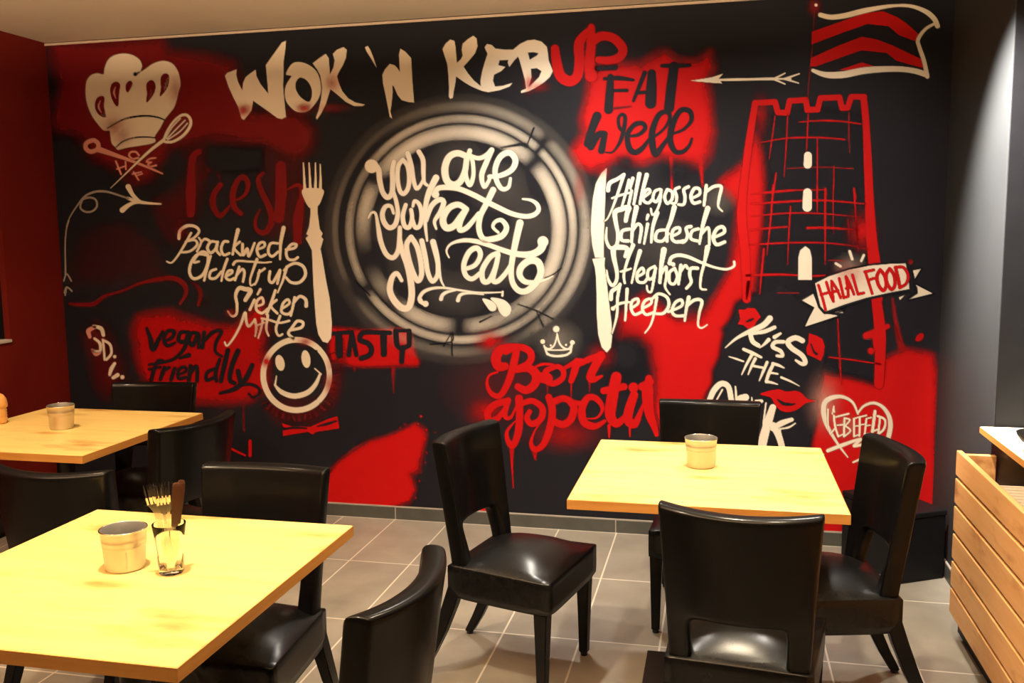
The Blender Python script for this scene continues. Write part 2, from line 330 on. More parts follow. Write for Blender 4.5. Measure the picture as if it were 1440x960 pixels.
class Paint:
    """one painted motif: strokes, fills and mists of one colour, united into a single thin sheet on the wall"""
    def __init__(self, name, colour, layer, soft=1.3, label=None, h=1.0):
        self.name, self.colour, self.y0, self.soft, self.label, self.h = name, colour, WY - 0.0006 - 0.0005 * layer, soft, label, h
        self.ops = []
    def s(self, crop, w, path, soft=None, op=1.0, smooth=True):
        k = CROP[crop][2]; P = pts(crop, path); soft = self.soft if soft is None else soft
        ws = [float(q) / k for q in w] if isinstance(w, (list, tuple)) else [w / k]
        if smooth: Q = catmull(P, max(1.8, min(3.5, max(ws) * 0.35)))
        else: Q = np.array(P, float)
        d = np.concatenate([[0], np.cumsum(np.hypot(*np.diff(Q, axis=0).T))]); d /= max(d[-1], 1e-6)
        W = np.interp(d, np.linspace(0, 1, len(ws)), ws) if len(ws) > 1 else np.full(len(Q), ws[0])
        m = W.max() / 2 + soft + 1
        def run(A, x0, y0, h):
            for i in range(len(Q) - 1):
                p, q = Q[i], Q[i + 1]
                i0 = max(0, int((min(p[0], q[0]) - m - x0) / h)); i1 = int((max(p[0], q[0]) + m - x0) / h) + 2
                j0 = max(0, int((min(p[1], q[1]) - m - y0) / h)); j1 = int((max(p[1], q[1]) + m - y0) / h) + 2
                V = A[j0:j1, i0:i1]
                X = x0 + h * np.arange(i0, i0 + V.shape[1])[None, :]; Y = y0 + h * np.arange(j0, j0 + V.shape[0])[:, None]
                e = q - p; L = e @ e + 1e-9
                t = np.clip(((X - p[0]) * e[0] + (Y - p[1]) * e[1]) / L, 0, 1)
                dd = np.hypot(X - p[0] - t * e[0], Y - p[1] - t * e[1])
                c = np.clip(((W[i] + (W[i + 1] - W[i]) * t) / 2 - dd) / soft + 0.5, 0, 1)
                np.maximum(V, op * c * c * (3 - 2 * c), out=V)
        lo, hi = Q.min(0) - m, Q.max(0) + m
        self.ops.append((lo[0], lo[1], hi[0], hi[1], run)); return self
    def fill(self, crop, outer, holes=(), smooth=True, soft=None, op=1.0):
        soft = self.soft if soft is None else soft
        loops = []
        for q in (outer,) + tuple(holes):
            P = np.array(pts(crop, q) if isinstance(q, str) else q, float)
            loops.append(catmull(P, 4, True) if smooth else P)
        def fn(X, Y):
            d = sdist(X, Y, loops[0])
            for H in loops[1:]: d = np.minimum(d, -sdist(X, Y, H))
            c = np.clip(d / soft + 0.5, 0, 1); return op * c * c * (3 - 2 * c)
        lo, hi = loops[0].min(0) - soft - 1, loops[0].max(0) + soft + 1
        return self.mist(fn, lo[0], lo[1], hi[0], hi[1])
    def ell(self, cx, cy, rx, ry, rot=0.0, n=24, **k):
        c, s = math.cos(math.radians(rot)), math.sin(math.radians(rot))
        P = [(cx + rx * math.cos(t) * c - ry * math.sin(t) * s, cy + rx * math.cos(t) * s + ry * math.sin(t) * c) for t in np.linspace(0, 2 * PI, n, endpoint=False)]
        return self.fill('.', P, smooth=False, **k)
    def dot(self, crop, x, y, r, **k):
        ox, oy, q = CROP[crop]; return self.ell(ox + x / q, oy + y / q, r / q, r / q, **k)
    def mist(self, fn, x0, y0, x1, y1, step=None):
        """fn(X, Y) -> coverage over the given patch"""
        def run(A, ax, ay, h):
            i0, j0 = max(0, int((x0 - ax) / h)), max(0, int((y0 - ay) / h)); i1, j1 = int((x1 - ax) / h) + 2, int((y1 - ay) / h) + 2
            V = A[j0:j1, i0:i1]
            X, Y = np.meshgrid(ax + h * np.arange(i0, i0 + V.shape[1]), ay + h * np.arange(j0, j0 + V.shape[0]))
            np.maximum(V, np.clip(fn(X, Y), 0, 1), out=V)
        self.ops.append((x0, y0, x1, y1, run)); return self
    def done(self):
        h = self.h; B = np.array([o[:4] for o in self.ops]); x0, y0 = B[:, 0].min() - 2, B[:, 1].min() - 2
        A = np.zeros((int((B[:, 3].max() + 2 - y0) / h) + 2, int((B[:, 2].max() + 2 - x0) / h) + 2))
        for o in self.ops: o[4](A, x0, y0, h)
        A[A < 0.015] = 0
        K = np.maximum.reduce([A[:-1, :-1], A[1:, :-1], A[:-1, 1:], A[1:, 1:]]) > 0
        used = np.zeros(A.shape, bool)
        for dj in (0, 1):
            for di in (0, 1): used[dj:dj + K.shape[0], di:di + K.shape[1]] |= K
        idx = np.full(A.shape, -1, int); idx[used] = np.arange(used.sum())
        jj, ii = np.nonzero(used)
        px, py = x0 + h * ii - 720.0, y0 + h * jj - 480.0
        r = [MAT[q][0] * px + MAT[q][1] * py + MAT[q][2] * F_PX for q in range(3)]; t = WY / r[1]
        co = np.stack([r[0] * t, np.full(len(px), self.y0), CAM_H + r[2] * t], 1)
        j, i = np.nonzero(K)
        F = np.stack([idx[j, i], idx[j, i + 1], idx[j + 1, i + 1], idx[j + 1, i]], 1)
        me = bpy.data.meshes.new(self.name)
        me.vertices.add(len(co)); me.vertices.foreach_set('co', co.astype(np.float32).ravel())
        me.loops.add(F.size); me.loops.foreach_set('vertex_index', F.astype(np.int32).ravel())
        me.polygons.add(len(F)); me.polygons.foreach_set('loop_start', np.arange(0, F.size, 4, dtype=np.int32))
        me.update(calc_edges=True)
        at = me.attributes.new('coverage', 'FLOAT', 'POINT'); at.data.foreach_set('value', A[jj, ii].astype(np.float32))
        o = link(self.name, me, PAINT[self.colour], wall_back)
        if self.label: o['label'] = self.label
        return o

def sdist(X, Y, P):
    P = np.array(P, float); d = np.full(X.shape, 1e9); inside = np.zeros(X.shape, bool); n = len(P)
    for i in range(n):
        a, b = P[i], P[(i + 1) % n]; e = b - a; L = e @ e + 1e-9
        t = np.clip(((X - a[0]) * e[0] + (Y - a[1]) * e[1]) / L, 0, 1)
        d = np.minimum(d, np.hypot(X - a[0] - t * e[0], Y - a[1] - t * e[1]))
        cond = ((a[1] > Y) != (b[1] > Y)) & (X < (b[0] - a[0]) * (Y - a[1]) / (b[1] - a[1] + 1e-9) + a[0])
        inside ^= cond
    return np.where(inside, d, -d)
def poly_mist(P, blur, op=1.0, rough=0.0, seed=0):
    rs = np.random.RandomState(seed); ph = rs.rand(6) * 6.28; fr = 0.02 + rs.rand(6) * 0.09
    def fn(X, Y):
        s = sdist(X, Y, P)
        if rough: s = s + rough * sum(np.sin(X * fr[i] * (1 if i % 2 else .6) + Y * fr[(i + 2) % 6] + ph[i]) for i in range(6)) / 3
        t = np.clip(s / blur * 0.5 + 0.5, 0, 1); return op * t * t * (3 - 2 * t)
    return fn
def gauss(cx, cy, rx, ry, op=1.0):
    return lambda X, Y: op * np.exp(-((X - cx) / rx) ** 2 - ((Y - cy) / ry) ** 2)
def field(p, P, blur, op=1.0, rough=0.0, seed=0, step=3.0):
    P = np.array(P, float); a = P.min(0) - blur * 1.2 - rough; b = P.max(0) + blur * 1.2 + rough
    return p.mist(poly_mist(P, blur, op, rough, seed), a[0], a[1], b[0], b[1], step)
def PX(s): return [tuple(float(q) for q in a.split(',')) for a in s.split()]

# --- layer 0: sprayed fields of red
p = Paint('painted_red_field', 'red', 0, h=1.6)
field(p, PX('818,165 825,135 828,115 845,92 900,92 915,82 935,72 955,86 982,86 998,74 1002,95 992,115 998,150 1006,185 997,215 985,232 965,230 945,225 930,220 905,230 880,226 868,221 850,230 830,238 812,228 806,212 815,198 822,188'), 13, 1.0, 3, 1)
field(p, PX('872,478 874,445 892,424 905,414 925,428 952,452 985,452 1000,436 1012,412 1024,385 1036,330 1036,290 1018,256 1040,240 1052,228 1062,190 1070,215 1078,260 1075,320 1064,380 1058,410 1034,430 1028,470 1012,520 1000,560 985,585 930,600 922,580 920,520 915,486 898,476'), 12, 1.0, 3, 2)
field(p, PX('1158,524 1195,533 1228,543 1243,532 1246,506 1275,494 1306,497 1312,500 1316,520 1317,780 1130,780 1124,650 1142,600 1152,560'), 9, 1.0, 2, 3)
field(p, PX('440,700 455,688 480,655 520,622 555,606 585,590 593,604 595,640 590,662 578,668 584,690 576,706 540,716 440,716'), 7, 1.0, 5, 4)
field(p, PX('188,470 196,447 240,441 285,452 330,458 352,440 368,425 376,450 372,500 375,545 352,562 310,566 262,562 205,535 190,500'), 12, 0.82, 4, 5)
field(p, PX('466,461 510,463 545,462 577,464 580,480 586,500 590,508 587,514 540,516 500,514 466,510 462,495 463,482'), 5, 0.95, 1, 6)
field(p, PX('660,702 690,700 690,724 655,722'), 4, 1.0, 1, 7)
p.s('.', [6, 2], '944,222 945,272', soft=2); p.s('.', [8, 2], '985,226 988,262', soft=3, op=0.8)
p.s('.', [3, 2], '342,545 343,606', op=0.4); p.s('b', [40, 10], '470,560 470,650', soft=4, op=0.7); p.s('b', [50, 18, 8], '900,590 903,700 908,890', soft=3, op=0.55)
for cx, cy, r in ((592, 585, 2.2), (600, 604, 1.6), (588, 596, 1.5), (597, 617, 2), (600, 636, 1.4), (583, 602, 1.5), (570, 596, 1.2), (598, 650, 1.6), (563, 601, 1.2), (590, 676, 1.5), (585, 700, 1.3), (612, 608, 1.2)):
    p.ell(cx, cy, r, r, n=10, op=0.8)
p.done()
p = Paint('painted_maroon_field', 'maroon', 0, h=1.6)
field(p, PX('75,62 228,54 237,72 290,80 330,86 338,125 352,158 418,160 445,180 440,205 425,220 402,222 378,208 366,200 300,198 262,205 240,208 215,250 190,258 150,232 110,200 95,190 80,190'), 14, 0.95, 4, 8)
field(p, PX('262,200 300,200 290,240 280,300 250,340 236,338 224,300 222,284 250,272 262,240'), 14, .45, 3, 18)
field(p, PX('372,205 428,215 430,250 430,335 380,330 376,300'), 14, .30, 3, 19)
field(p, PX('120,330 165,315 190,318 220,345 224,384 165,396 105,398 100,372'), 12, 0.24, 3, 9)
field(p, PX('118,470 135,452 150,470 168,500 176,540 150,560 130,520'), 14, 0.6, 3, 10)
field(p, PX('395,560 470,560 478,480 484,520 474,570 440,598 390,596 372,575'), 8, 0.35, 2, 11)
p.s('Z', [30, 45, 26, 30, 45, 50, 25], '110,880 200,890 320,880 400,820 560,770 700,710 880,670 1000,670 1080,730 1085,810 1040,880', soft=2.5, op=0.9)
p.s('Z', [12, 40, 34], '1120,690 1190,740 1215,810 1195,890', soft=3, op=0.75)
p.s('Z', [25, 14], '1265,830 1265,910', soft=3, op=0.3)
p.s('Y', [60, 70, 95, 80], '420,200 365,250 350,520 350,720', soft=4, op=1); p.s('Y', [16, 24, 16], '290,470 360,460 440,455', soft=3, op=.6)
p.s('Y', [30, 50, 20], '470,420 490,360 550,345 590,400 590,440', soft=3, op=.6)
p.s('Y', [55, 60, 50, 22], '600,480 545,560 540,660 600,740 690,640', soft=3, op=.95)
p.s('Y', [20, 45, 50, 60, 40], '720,610 800,570 835,480 800,415 740,450 705,560 715,660 775,725', soft=3, op=1)
p.s('Y', [40, 55, 60, 60, 40, 20], '960,380 920,430 950,540 1010,660 1035,780 980,880 910,860 895,780 935,690', soft=3, op=.95)
p.s('Y', [95, 110, 90], '1110,320 1110,560 1095,760', soft=4, op=1)
p.s('Y', [25, 60, 100, 80], '1165,520 1260,480 1290,560 1260,720 1250,950', soft=4, op=1)
p.s('Y', [20, 14], '980,200 985,340', soft=3, op=.5); p.s('Y', [60, 20], '1235,190 1220,280', soft=4, op=.7)
p.s('Z', [40, 60, 30], '870,60 900,260 980,350', soft=6, op=.4)
p.done()
p = Paint('painted_black_patch', 'navy', 1, h=2.0)
field(p, PX('1034,424 1056,414 1080,408 1100,395 1150,440 1166,450 1166,500 1158,525 1152,552 1148,600 1138,646 1050,646 985,590 990,566 1002,540 1000,520 1012,500 1016,470 1012,462 1026,446'), 6, 1.0, 2, 12)
field(p, PX('1165,440 1236,420 1244,500 1232,540 1196,530 1158,522'), 7, 0.92, 1, 13)
field(p, PX('1066,165 1150,150 1212,160 1222,260 1226,340 1218,440 1160,440 1064,432 1072,330 1080,240 1076,205'), 8, 0.85, 1, 14)
p.mist(gauss(880, 500, 26, 28, 1.25), 830, 450, 930, 550)
field(p, PX('292,206 370,208 372,240 300,242 286,225'), 6, .9, 1, 15)
p.mist(gauss(955, 240, 22, 14, .9), 900, 205, 1010, 275); p.mist(gauss(880, 228, 10, 10, .9), 850, 200, 910, 260)
p.done()

# --- layer 2: the plate
pc = (650.5, 321.5)
def plate_fn(X, Y):
    dx, dy = X - pc[0], Y - pc[1]; th = np.degrees(np.arctan2(-dy, dx)) % 360
    r = np.hypot(dx, dy * 1.012)
    r = r + 2.0 * np.cos(np.radians(th - 20))
    def band(a, b, sa, sb): return np.clip((r - a) / sa, 0, 1) * np.clip((b - r) / sb, 0, 1)
    def gap(c, wd): return 1 - np.exp(-((((th - c + 180) % 360) - 180) / wd) ** 2)
    k1 = gap(43, 5) * gap(198, 20) * gap(150, 6) * gap(268, 7) * (1 - .35 * np.exp(-((th - 300) / 30) ** 2)) * (1 - .9 * np.exp(-((th - 226) / 10) ** 2))
    k2 = gap(46, 2) * gap(212, 5) * (1 - .45 * np.exp(-((th - 160) / 28) ** 2)) * (1 - .3 * np.exp(-((th - 320) / 25) ** 2)) * (0.85 + .15 * np.sin(np.radians(th * 3)))
    k3 = (0.42 + .58 * np.exp(-((np.minimum(th, 360 - th)) / 60) ** 2)) * (1 - .6 * np.exp(-((th - 185) / 40) ** 2)) * gap(47, 3) * (1 - .75 * np.exp(-((th - 135) / 22) ** 2)) * (1 - .75 * np.exp(-((th - 290) / 16) ** 2)) * gap(210, 6) * (1 - .35 * np.exp(-((th - 20) / 22) ** 2))
    def bell(a, b, p=0.8): return np.sin(np.pi * np.clip((r - a) / (b - a), 0, 1)) ** p
    left = np.exp(-((th - 175) / 48) ** 2)
    streak = 0.80 + .20 * np.sin(np.radians(th * 5 + 40)) * np.sin(np.radians(th * 2))
    b1 = bell(126, 149.5) * k1; b2 = bell(150.5, 164) * k2; b3 = bell(164.5, 185, 1.2) * k3 * (1 - left) + bell(172, 183) * left * .42 * gap(210, 6)
    mistin = 0.05 * np.exp(-((r - 80) / 50) ** 2) * (0.6 + .4 * np.sin(X * .05 + 1) * np.cos(Y * .06))
    halo = 0.035 * np.exp(-((r - 184) / 10) ** 2)
    return np.maximum.reduce([b1 * .80 * streak, b2 * .76 * streak, b3 * .52 * streak, mistin, halo])
Paint('painted_plate', 'cream', 2, h=1.5).mist(plate_fn, 450, 122, 850, 522, 1.6).done()
p = Paint('painted_spray_glow', 'cream', 2, h=4)
p.mist(gauss(785, 478, 24, 20, .16), 720, 420, 850, 540); p.mist(gauss(865, 330, 22, 50, .05), 800, 200, 930, 470)
p.mist(gauss(940, 345, 60, 40, .035), 850, 240, 1060, 460); p.mist(gauss(1195, 375, 15, 12, .22), 1150, 330, 1240, 410)
p.mist(gauss(1010, 282, 20, 18, .07), 965, 240, 1055, 325)
p.done()
Paint('painted_spray_glow', 'pink', 2, h=3).mist(gauss(1158, 566, 16, 28, .55), 1100, 490, 1215, 640).mist(gauss(1190, 600, 14, 12, .3), 1150, 560, 1230, 640).done()
p = Paint('painted_plate_outline', 'navy', 3)
p.s('H', [14, 10], '965,0 905,150'); p.s('H', [10, 30], '690,165 860,138 905,150', soft=3)
p.s('J', 10, '770,765 930,822 1065,888'); p.s('J', [6, 12], '930,828 985,955'); p.s('I', [16, 8], '1050,915 1150,865')
p.s('.', 1.6, '605,484 635,480 637,468'); p.s('.', 1.6, '635,468 624,486'); p.s('.', 1.6, '635,470 636,500')
p.s('J', [14, 8], '1000,545 1060,520 1140,460'); p.s('.', 1.5, '500,395 520,415')
p.done()

# --- layer 3: brushed lettering and motifs in dark and red paint
p = Paint('painted_lettering', 'red', 3, 2.6, 'red brushed letters of the title')
p.s('E', [70, 86, 92, 84, 84, 90, 60], '484,290 496,400 530,520 610,565 672,520 690,400 690,240 770,140'); p.s('E', [60, 80, 90, 110], '790,110 790,240 775,400 790,520', soft=4)
p.s('E', [85, 75, 80, 75, 60], '790,230 880,185 980,205 1055,290 1030,360 950,390 850,385')
p.done()
p = Paint('painted_lettering', 'navy', 3, 1.5, 'dark brushed letters on the upper red field')
p.s('F', [55, 70, 75], '352,110 345,240 335,385'); p.s('F', [28, 40, 24], '300,125 410,118 545,135'); p.s('F', [26, 30], '375,225 490,222'); p.s('F', [22, 14], '385,375 525,358', op=.6)
p.s('F', [40, 34, 26], '640,75 590,200 545,310'); p.s('F', [70, 90, 95], '700,80 695,220 690,330'); p.s('F', [30, 30], '570,245 690,235')
p.s('F', [80, 85, 85], '888,20 865,190 845,370'); p.s('F', [30, 46, 30], '785,15 900,15 1020,12'); p.s('F', [40, 50], '235,38 390,28', soft=4)
p.s('F', [75, 65, 70], '238,440 195,550 160,670'); p.s('F', [60, 60, 55], '185,700 245,600 300,590'); p.s('F', [50, 60], '300,610 275,730')
p.s('F', [12, 18, 34, 36, 34, 26, 30, 20], '310,745 370,742 430,660 462,560 475,450 450,425 418,460 430,540 490,600')
p.s('F', [20, 34, 40, 42, 50, 46, 24], '500,610 590,595 645,540 620,500 550,515 495,600 510,710 560,745 620,710 680,630')
p.s('F', [20, 22, 40, 50, 60, 46, 22], '680,640 790,560 850,470 835,405 760,430 705,560 705,680 730,760 790,690 860,590')
p.s('F', [20, 26, 44, 44, 56, 50, 34, 22], '870,590 970,550 1035,470 1015,395 940,395 875,510 855,640 895,735 960,740 1015,690 1038,630')
p.done()
p = Paint('painted_lettering', 'navy', 3, 2.2, 'dark brushed letters on the lower left red field')
p.s('O', [26, 44, 40, 30], '160,190 190,270 212,365 262,280 295,220'); p.s('O', [20, 34, 30, 34, 20], '310,300 375,265 390,215 335,215 305,280 335,335 400,310')
p.s('O', [30, 36, 38, 34, 30, 24, 20], '510,220 445,225 430,290 485,300 515,225 480,350 400,440 300,475 180,495'); p.s('O', [24, 40], '440,440 515,415')
p.s('O', [30, 36, 36, 30], '590,230 540,230 515,290 550,330 595,240 600,350'); p.s('O', [36, 34], '645,225 630,350'); p.s('O', [30, 34, 30, 28, 22], '650,290 720,220 790,215 745,310 740,385 795,425')
p.s('O', [22, 30, 34, 30], '300,462 255,462 222,540 200,625'); p.s('O', [22, 22], '180,535 275,515'); p.s('O', [34, 34, 26], '310,520 275,620'); p.s('O', [26, 26], '300,545 350,520'); p.s('O', [34, 34], '395,530 365,620')
p.s('O', [22, 30, 26], '430,580 490,550 480,515 430,540 430,610 490,600'); p.s('O', [34, 34], '530,505 515,630'); p.s('O', [28, 34, 34], '520,580 580,510 585,630'); p.s('O', [26, 26], '560,515 520,560')
p.s('O', [28, 30, 30], '735,530 670,560 665,625 735,600'); p.s('O', [30, 34, 32], '775,450 742,560 748,632'); p.s('O', [40, 44, 36], '845,375 815,500 785,635'); p.s('O', [44, 44, 36], '930,380 880,500 860,620 900,650'); p.s('O', [40, 44, 40, 26], '1050,500 990,620 900,700 780,735')
p.s('O', [40, 40], '930,550 950,640'); p.s('O', [20, 24, 26, 24, 20], '900,685 1020,660 1100,690 1110,740 1060,770 1020,740')
p.done()
p = Paint('painted_lettering', 'navy', 3, 1.6, 'dark block letters right of the fork handle')
p.s('b', [46, 50], '215,232 405,215'); p.s('b', [80, 80], '292,240 300,470'); p.s('b', [50, 55], '440,215 405,470'); p.s('b', [50, 50], '445,240 490,470'); p.s('b', [40, 40], '415,370 480,370')
p.s('b', [50, 60, 60, 60, 60], '680,215 560,225 530,300 620,340 660,400 640,470 545,510'); p.s('b', [50, 50], '690,218 870,222'); p.s('b', [76, 70], '795,230 800,460')
p.s('b', [60, 60, 55], '935,200 950,360 1010,400'); p.s('b', [55, 55], '1085,200 1085,360 1010,400', smooth=False); p.s('b', [64, 60], '1010,390 1000,545'); p.s('b', [36, 40], '960,200 1080,195')
p.done()
p = Paint('painted_lettering', 'red', 3, 2.2, 'red brushed letters at the bottom of the plate')
p.s('Q', [40, 60, 85, 85, 70], '400,165 290,165 200,195 165,260 185,330 240,330'); p.s('Q', [60, 66, 62, 56, 44, 24, 18], '340,190 310,330 265,470 200,575 130,560 90,480 110,405 180,378')
p.s('Q', [56, 56, 62, 60, 44], '250,205 350,165 440,195 465,250 430,310 340,345'); p.s('Q', [44, 66, 80, 76, 70, 60], '340,365 440,345 505,400 490,480 420,530 350,500')
p.s('Q', [16, 26, 22], '470,345 560,312 650,315'); p.s('Q', [40, 60, 52, 50, 46, 40], '650,335 590,370 585,440 650,475 725,430 735,370 690,330 640,345'); p.s('Q', [90, 90], '520,420 600,430')
p.s('Q', [30, 46, 60], '740,345 830,300 880,290'); p.s('Q', [64, 64, 50], '850,290 825,380 800,450'); p.s('Q', [46, 56, 56], '850,320 950,270 1060,230'); p.s('Q', [80, 74, 70, 20], '1050,240 1000,330 960,420 990,440 1060,410')
p.s('Q', [60, 64, 56, 40], '250,625 160,650 95,720 115,785 180,765 245,680'); p.s('Q', [54, 50, 26, 16], '268,615 238,740 290,760 345,640'); p.s('Q', [70, 64, 66, 60, 50, 30, 14], '360,600 365,760 350,900 305,1000 262,940 262,870 330,790')
p.s('Q', [50, 52, 60, 56, 44], '370,650 470,620 555,680 545,770 470,815 425,765 450,710'); p.s('Q', [60, 66, 66, 60, 50, 20, 14], '610,590 640,690 625,830 570,980 500,1030 462,980 490,880 545,800')
p.s('Q', [60, 56, 66, 66, 60], '650,630 740,600 820,660 800,770 730,820 650,790'); p.s('Q', [60, 40], '800,640 880,640'); p.s('Q', [12, 22, 50, 60, 70, 66, 30], '930,770 1020,760 1065,680 1010,600 940,595 890,690 910,800 1000,835 1085,790')
p.s('Q', [90, 96, 96, 70, 30], '1180,420 1145,600 1130,740 1180,810 1250,760 1280,700'); p.s('Q', [60, 60], '1075,535 1245,500'); p.s('Q', [70, 80, 80, 50, 20], '1330,570 1290,690 1280,780 1335,815 1390,700 1410,640'); p.dot('Q', 1325, 507, 42)
p.s('R', [60, 100, 90, 70, 36], '915,190 905,330 920,480 965,610 980,665'); p.s('R', [70, 60], '860,260 930,220')
p.s('R', [30, 14], '580,590 580,690', soft=1.5); p.s('R', [24, 12], '755,590 755,680', soft=1.5); p.s('Q', [20, 8], '800,450 800,600', soft=1.5, op=.7); p.s('Q', [18, 8], '955,440 955,540', soft=1.5, op=.7); p.s('Q', [20, 8], '600,470 600,560', soft=1.5, op=.5)
p.s('.', [7, 3, 1.5], '720,628 720,650 722,686', soft=1.4, op=.8); p.s('.', [8, 3], '752,635 753,645', soft=3, op=.7)
p.mist(gauss(690, 480, 16, 12, .8), 645, 450, 735, 520); p.mist(gauss(683, 578, 20, 16, .7), 635, 540, 735, 625); p.mist(gauss(795, 612, 34, 16, .55), 720, 570, 870, 660)
p.mist(gauss(845, 500, 14, 12, .6), 805, 465, 890, 540); p.mist(gauss(700, 545, 60, 40, .12), 580, 450, 830, 650)
p.done()
p = Paint('painted_tower', 'red', 3, 1.6)
p.s('X', [56, 60, 64, 66], '252,150 220,350 190,550 170,720', soft=2.5)
p.s('.', [11, 14, 14, 12], '1048,240 1043,300 1048,360 1050,420', soft=3)
p.s('X', 50, '250,150 420,140 442,228 520,232 542,132 680,122 692,208 778,204 802,108 962,102 985,192 1032,188 1062,97 1172,97', smooth=False)
for q in ((420, 140), (442, 228), (520, 232), (542, 132), (680, 122), (692, 208), (778, 204), (802, 108), (962, 102), (985, 192), (1032, 188), (1062, 97), (1172, 97)): p.dot('X', q[0], q[1], 25)
p.s('X', [58, 60, 70, 72], '1165,100 1185,300 1200,600 1215,960', soft=1.6); p.s('.', [12, 15, 17, 14], '1222,270 1225,330 1232,390 1234,420', soft=2.5)
p.s('.', [14, 16, 15, 14], '1232,420 1236,450 1238,480 1236,540', soft=2.5)
p.mist(gauss(1212, 325, 14, 18, .95), 1170, 270, 1250, 380)
p.mist(gauss(1070, 160, 8, 22, .5), 1045, 120, 1100, 215)
p.s('U', [60, 70, 60, 40], '650,790 720,770 790,730 830,710', soft=3); p.s('U', [90, 60], '740,770 740,900', soft=4); p.dot('U', 690, 920, 28, soft=4)
p.fill('U', '1060,830 1075,790 1110,765 1135,780 1125,820 1090,840', soft=2, op=.9); p.s('U', [14, 30, 60], '870,480 910,740 950,900', soft=5, op=.6)
p.s('.', [4, 3], '320,628 345,640'); p.s('.', [5, 5], '352,620 352,640')
p.done()
p = Paint('painted_brickwork_line', 'red', 3, 1.0)
for path, wd in (('420,260 395,440 370,620', 12), ('525,240 515,480 495,770', 13), ('700,235 692,400 684,550', 14), ('775,450 775,700 775,960', 13), ('1042,230 1042,430 1050,570', 8), ('428,740 412,860 400,960', 16), ('915,680 915,820 910,960', 10), ('850,870 850,960', 14), ('1088,880 1105,960', 16)):
    p.s('X', [wd * .8, wd, wd * .5], path, op=.8)
for path, wd in (('620,310 800,298 960,302 1145,326', 16), ('300,482 520,446 780,440 1010,456', 17), ('520,702 800,690 1080,702', 7), ('250,912 500,886 850,880', 13)):
    p.s('X', [wd * .6, wd, wd * .8], path, op=.8)
for path, wd in (('285,0 265,260 230,590', 18), ('430,180 415,420 405,670', 13), ('655,0 655,240', 16), ('722,30 722,340 722,670', 18), ('790,0 790,410', 9), ('965,30 980,260 1000,560', 18), ('915,290 925,480', 12), ('205,540 190,700 170,920', 20), ('75,820 60,960', 26)):
    p.s('c', [wd, wd, wd * .4], path, op=.85)
for path, wd in (('100,80 330,60 540,40', 12), ('100,160 400,140 700,130 1060,160', 20), ('100,265 400,238 700,242 1030,272', 14), ('90,380 240,365 400,352', 20), ('570,362 760,362 1000,380', 22), ('80,505 400,488 700,488 940,512 1090,545', 16), ('60,765 300,755 500,762', 22), ('600,770 720,762', 20), ('750,635 900,640', 8), ('320,910 500,910', 8)):
    p.s('c', [wd, wd, wd * .7], path, op=.75)
p.s('.', [2, 3, 2], '1178,448 1180,490 1183,540', op=.7); p.s('.', [2, 2.5, 2], '1166,502 1200,506 1238,512', op=.8); p.s('.', 2, '1258,455 1264,478', op=.6)
p.done()
p = Paint('painted_flag', 'red', 3, 1.0, 'red stripes of the flag')
p.fill('W', '670,165 800,120 940,70 1040,58 1110,88 1160,120 1240,190 1210,216 1120,182 1070,137 960,125 840,167 668,232', smooth=False)
p.fill('W', '665,302 800,240 930,190 1010,205 1100,240 1150,265 1246,310 1254,356 1110,316 1060,276 930,262 830,296 690,346 662,346', smooth=False)
p.fill('W', '810,364 930,324 1000,345 900,368', smooth=False)
p.s('W', [3, 4, 5, 5], '685,40 672,250 656,420 648,510', op=.55); p.mist(gauss(1146, 10, 7, 9, .45), 1125, -12, 1170, 40)
p.done()
p = Paint('painted_bow_tie', 'red', 3, 1.2)
p.fill('P', '340,808 420,832 580,838 730,772 808,748 825,852 700,872 630,882 600,905 560,882 350,917 345,872 400,852 350,840', smooth=False); p.done()
Paint('painted_bow_slit', 'navy', 4, 1.0).s('P', [14, 22, 10], '365,860 440,845 550,852').s('P', [10, 24, 14], '640,835 720,815 800,790').done()
p = Paint('painted_lips', 'red', 4, 1.0)
p.fill('S', '350,90 400,92 430,75 490,80 520,120 540,155 505,190 480,240 430,252 390,220 345,215 365,170', smooth=False)
p.fill('S', '945,290 1010,310 1060,340 1080,400 1070,470 1045,525 1000,500 930,470 920,420 940,370', smooth=False)
p.fill('S', '530,805 590,780 640,768 700,763 750,780 830,775 880,790 930,840 1000,860 920,880 880,910 820,945 750,955 690,930 650,880 620,830'); p.done()
p = Paint('painted_lip_slit', 'navy', 5, 1.0)
p.s('S', [10, 22, 12], '418,192 450,180 475,168'); p.s('S', [10, 14, 22], '962,380 988,445 1010,465'); p.s('S', [10, 26, 26, 8], '680,848 730,882 790,890 830,885')
p.done()

# --- layer 4: cream lettering and motifs
def cream(name, label=None, soft=1.2, colour='cream', layer=4): return Paint(name, colour, layer, soft, label)
p = cream('painted_lettering', 'cream brush letters of the title')
p.fill('C', '40,400 60,375 100,360 140,345 135,390 150,450 187,525 192,460 215,410 260,375 300,348 305,400 340,470 405,550 400,480 385,310 420,260 470,190 520,120 555,105 550,170 535,280 535,380 530,480 540,600 555,745 520,765 480,755 420,710 350,660 278,610 265,690 235,730 200,772 180,760 150,660 110,580 70,490', smooth=False)
p.fill('C', '555,382 580,330 620,290 680,285 750,310 810,360 840,430 850,520 830,590 790,650 750,690 700,708 640,700 590,660 555,610 545,540 555,480 590,420 600,400 562,394', ('670,415 720,430 760,480 775,540 765,600 740,620 690,590 655,550 635,500 640,450',))
p.fill('C', '780,295 830,255 890,215 915,250 920,310 926,388 955,330 965,270 950,215 985,180 1040,158 1068,180 1060,250 1035,310 1000,370 985,405 1000,460 1030,530 1080,590 1140,625 1220,642 1200,655 1130,655 1060,620 990,560 930,512 915,560 890,640 850,720 815,770 808,750 830,690 850,600 860,500 845,400 820,350', smooth=False)
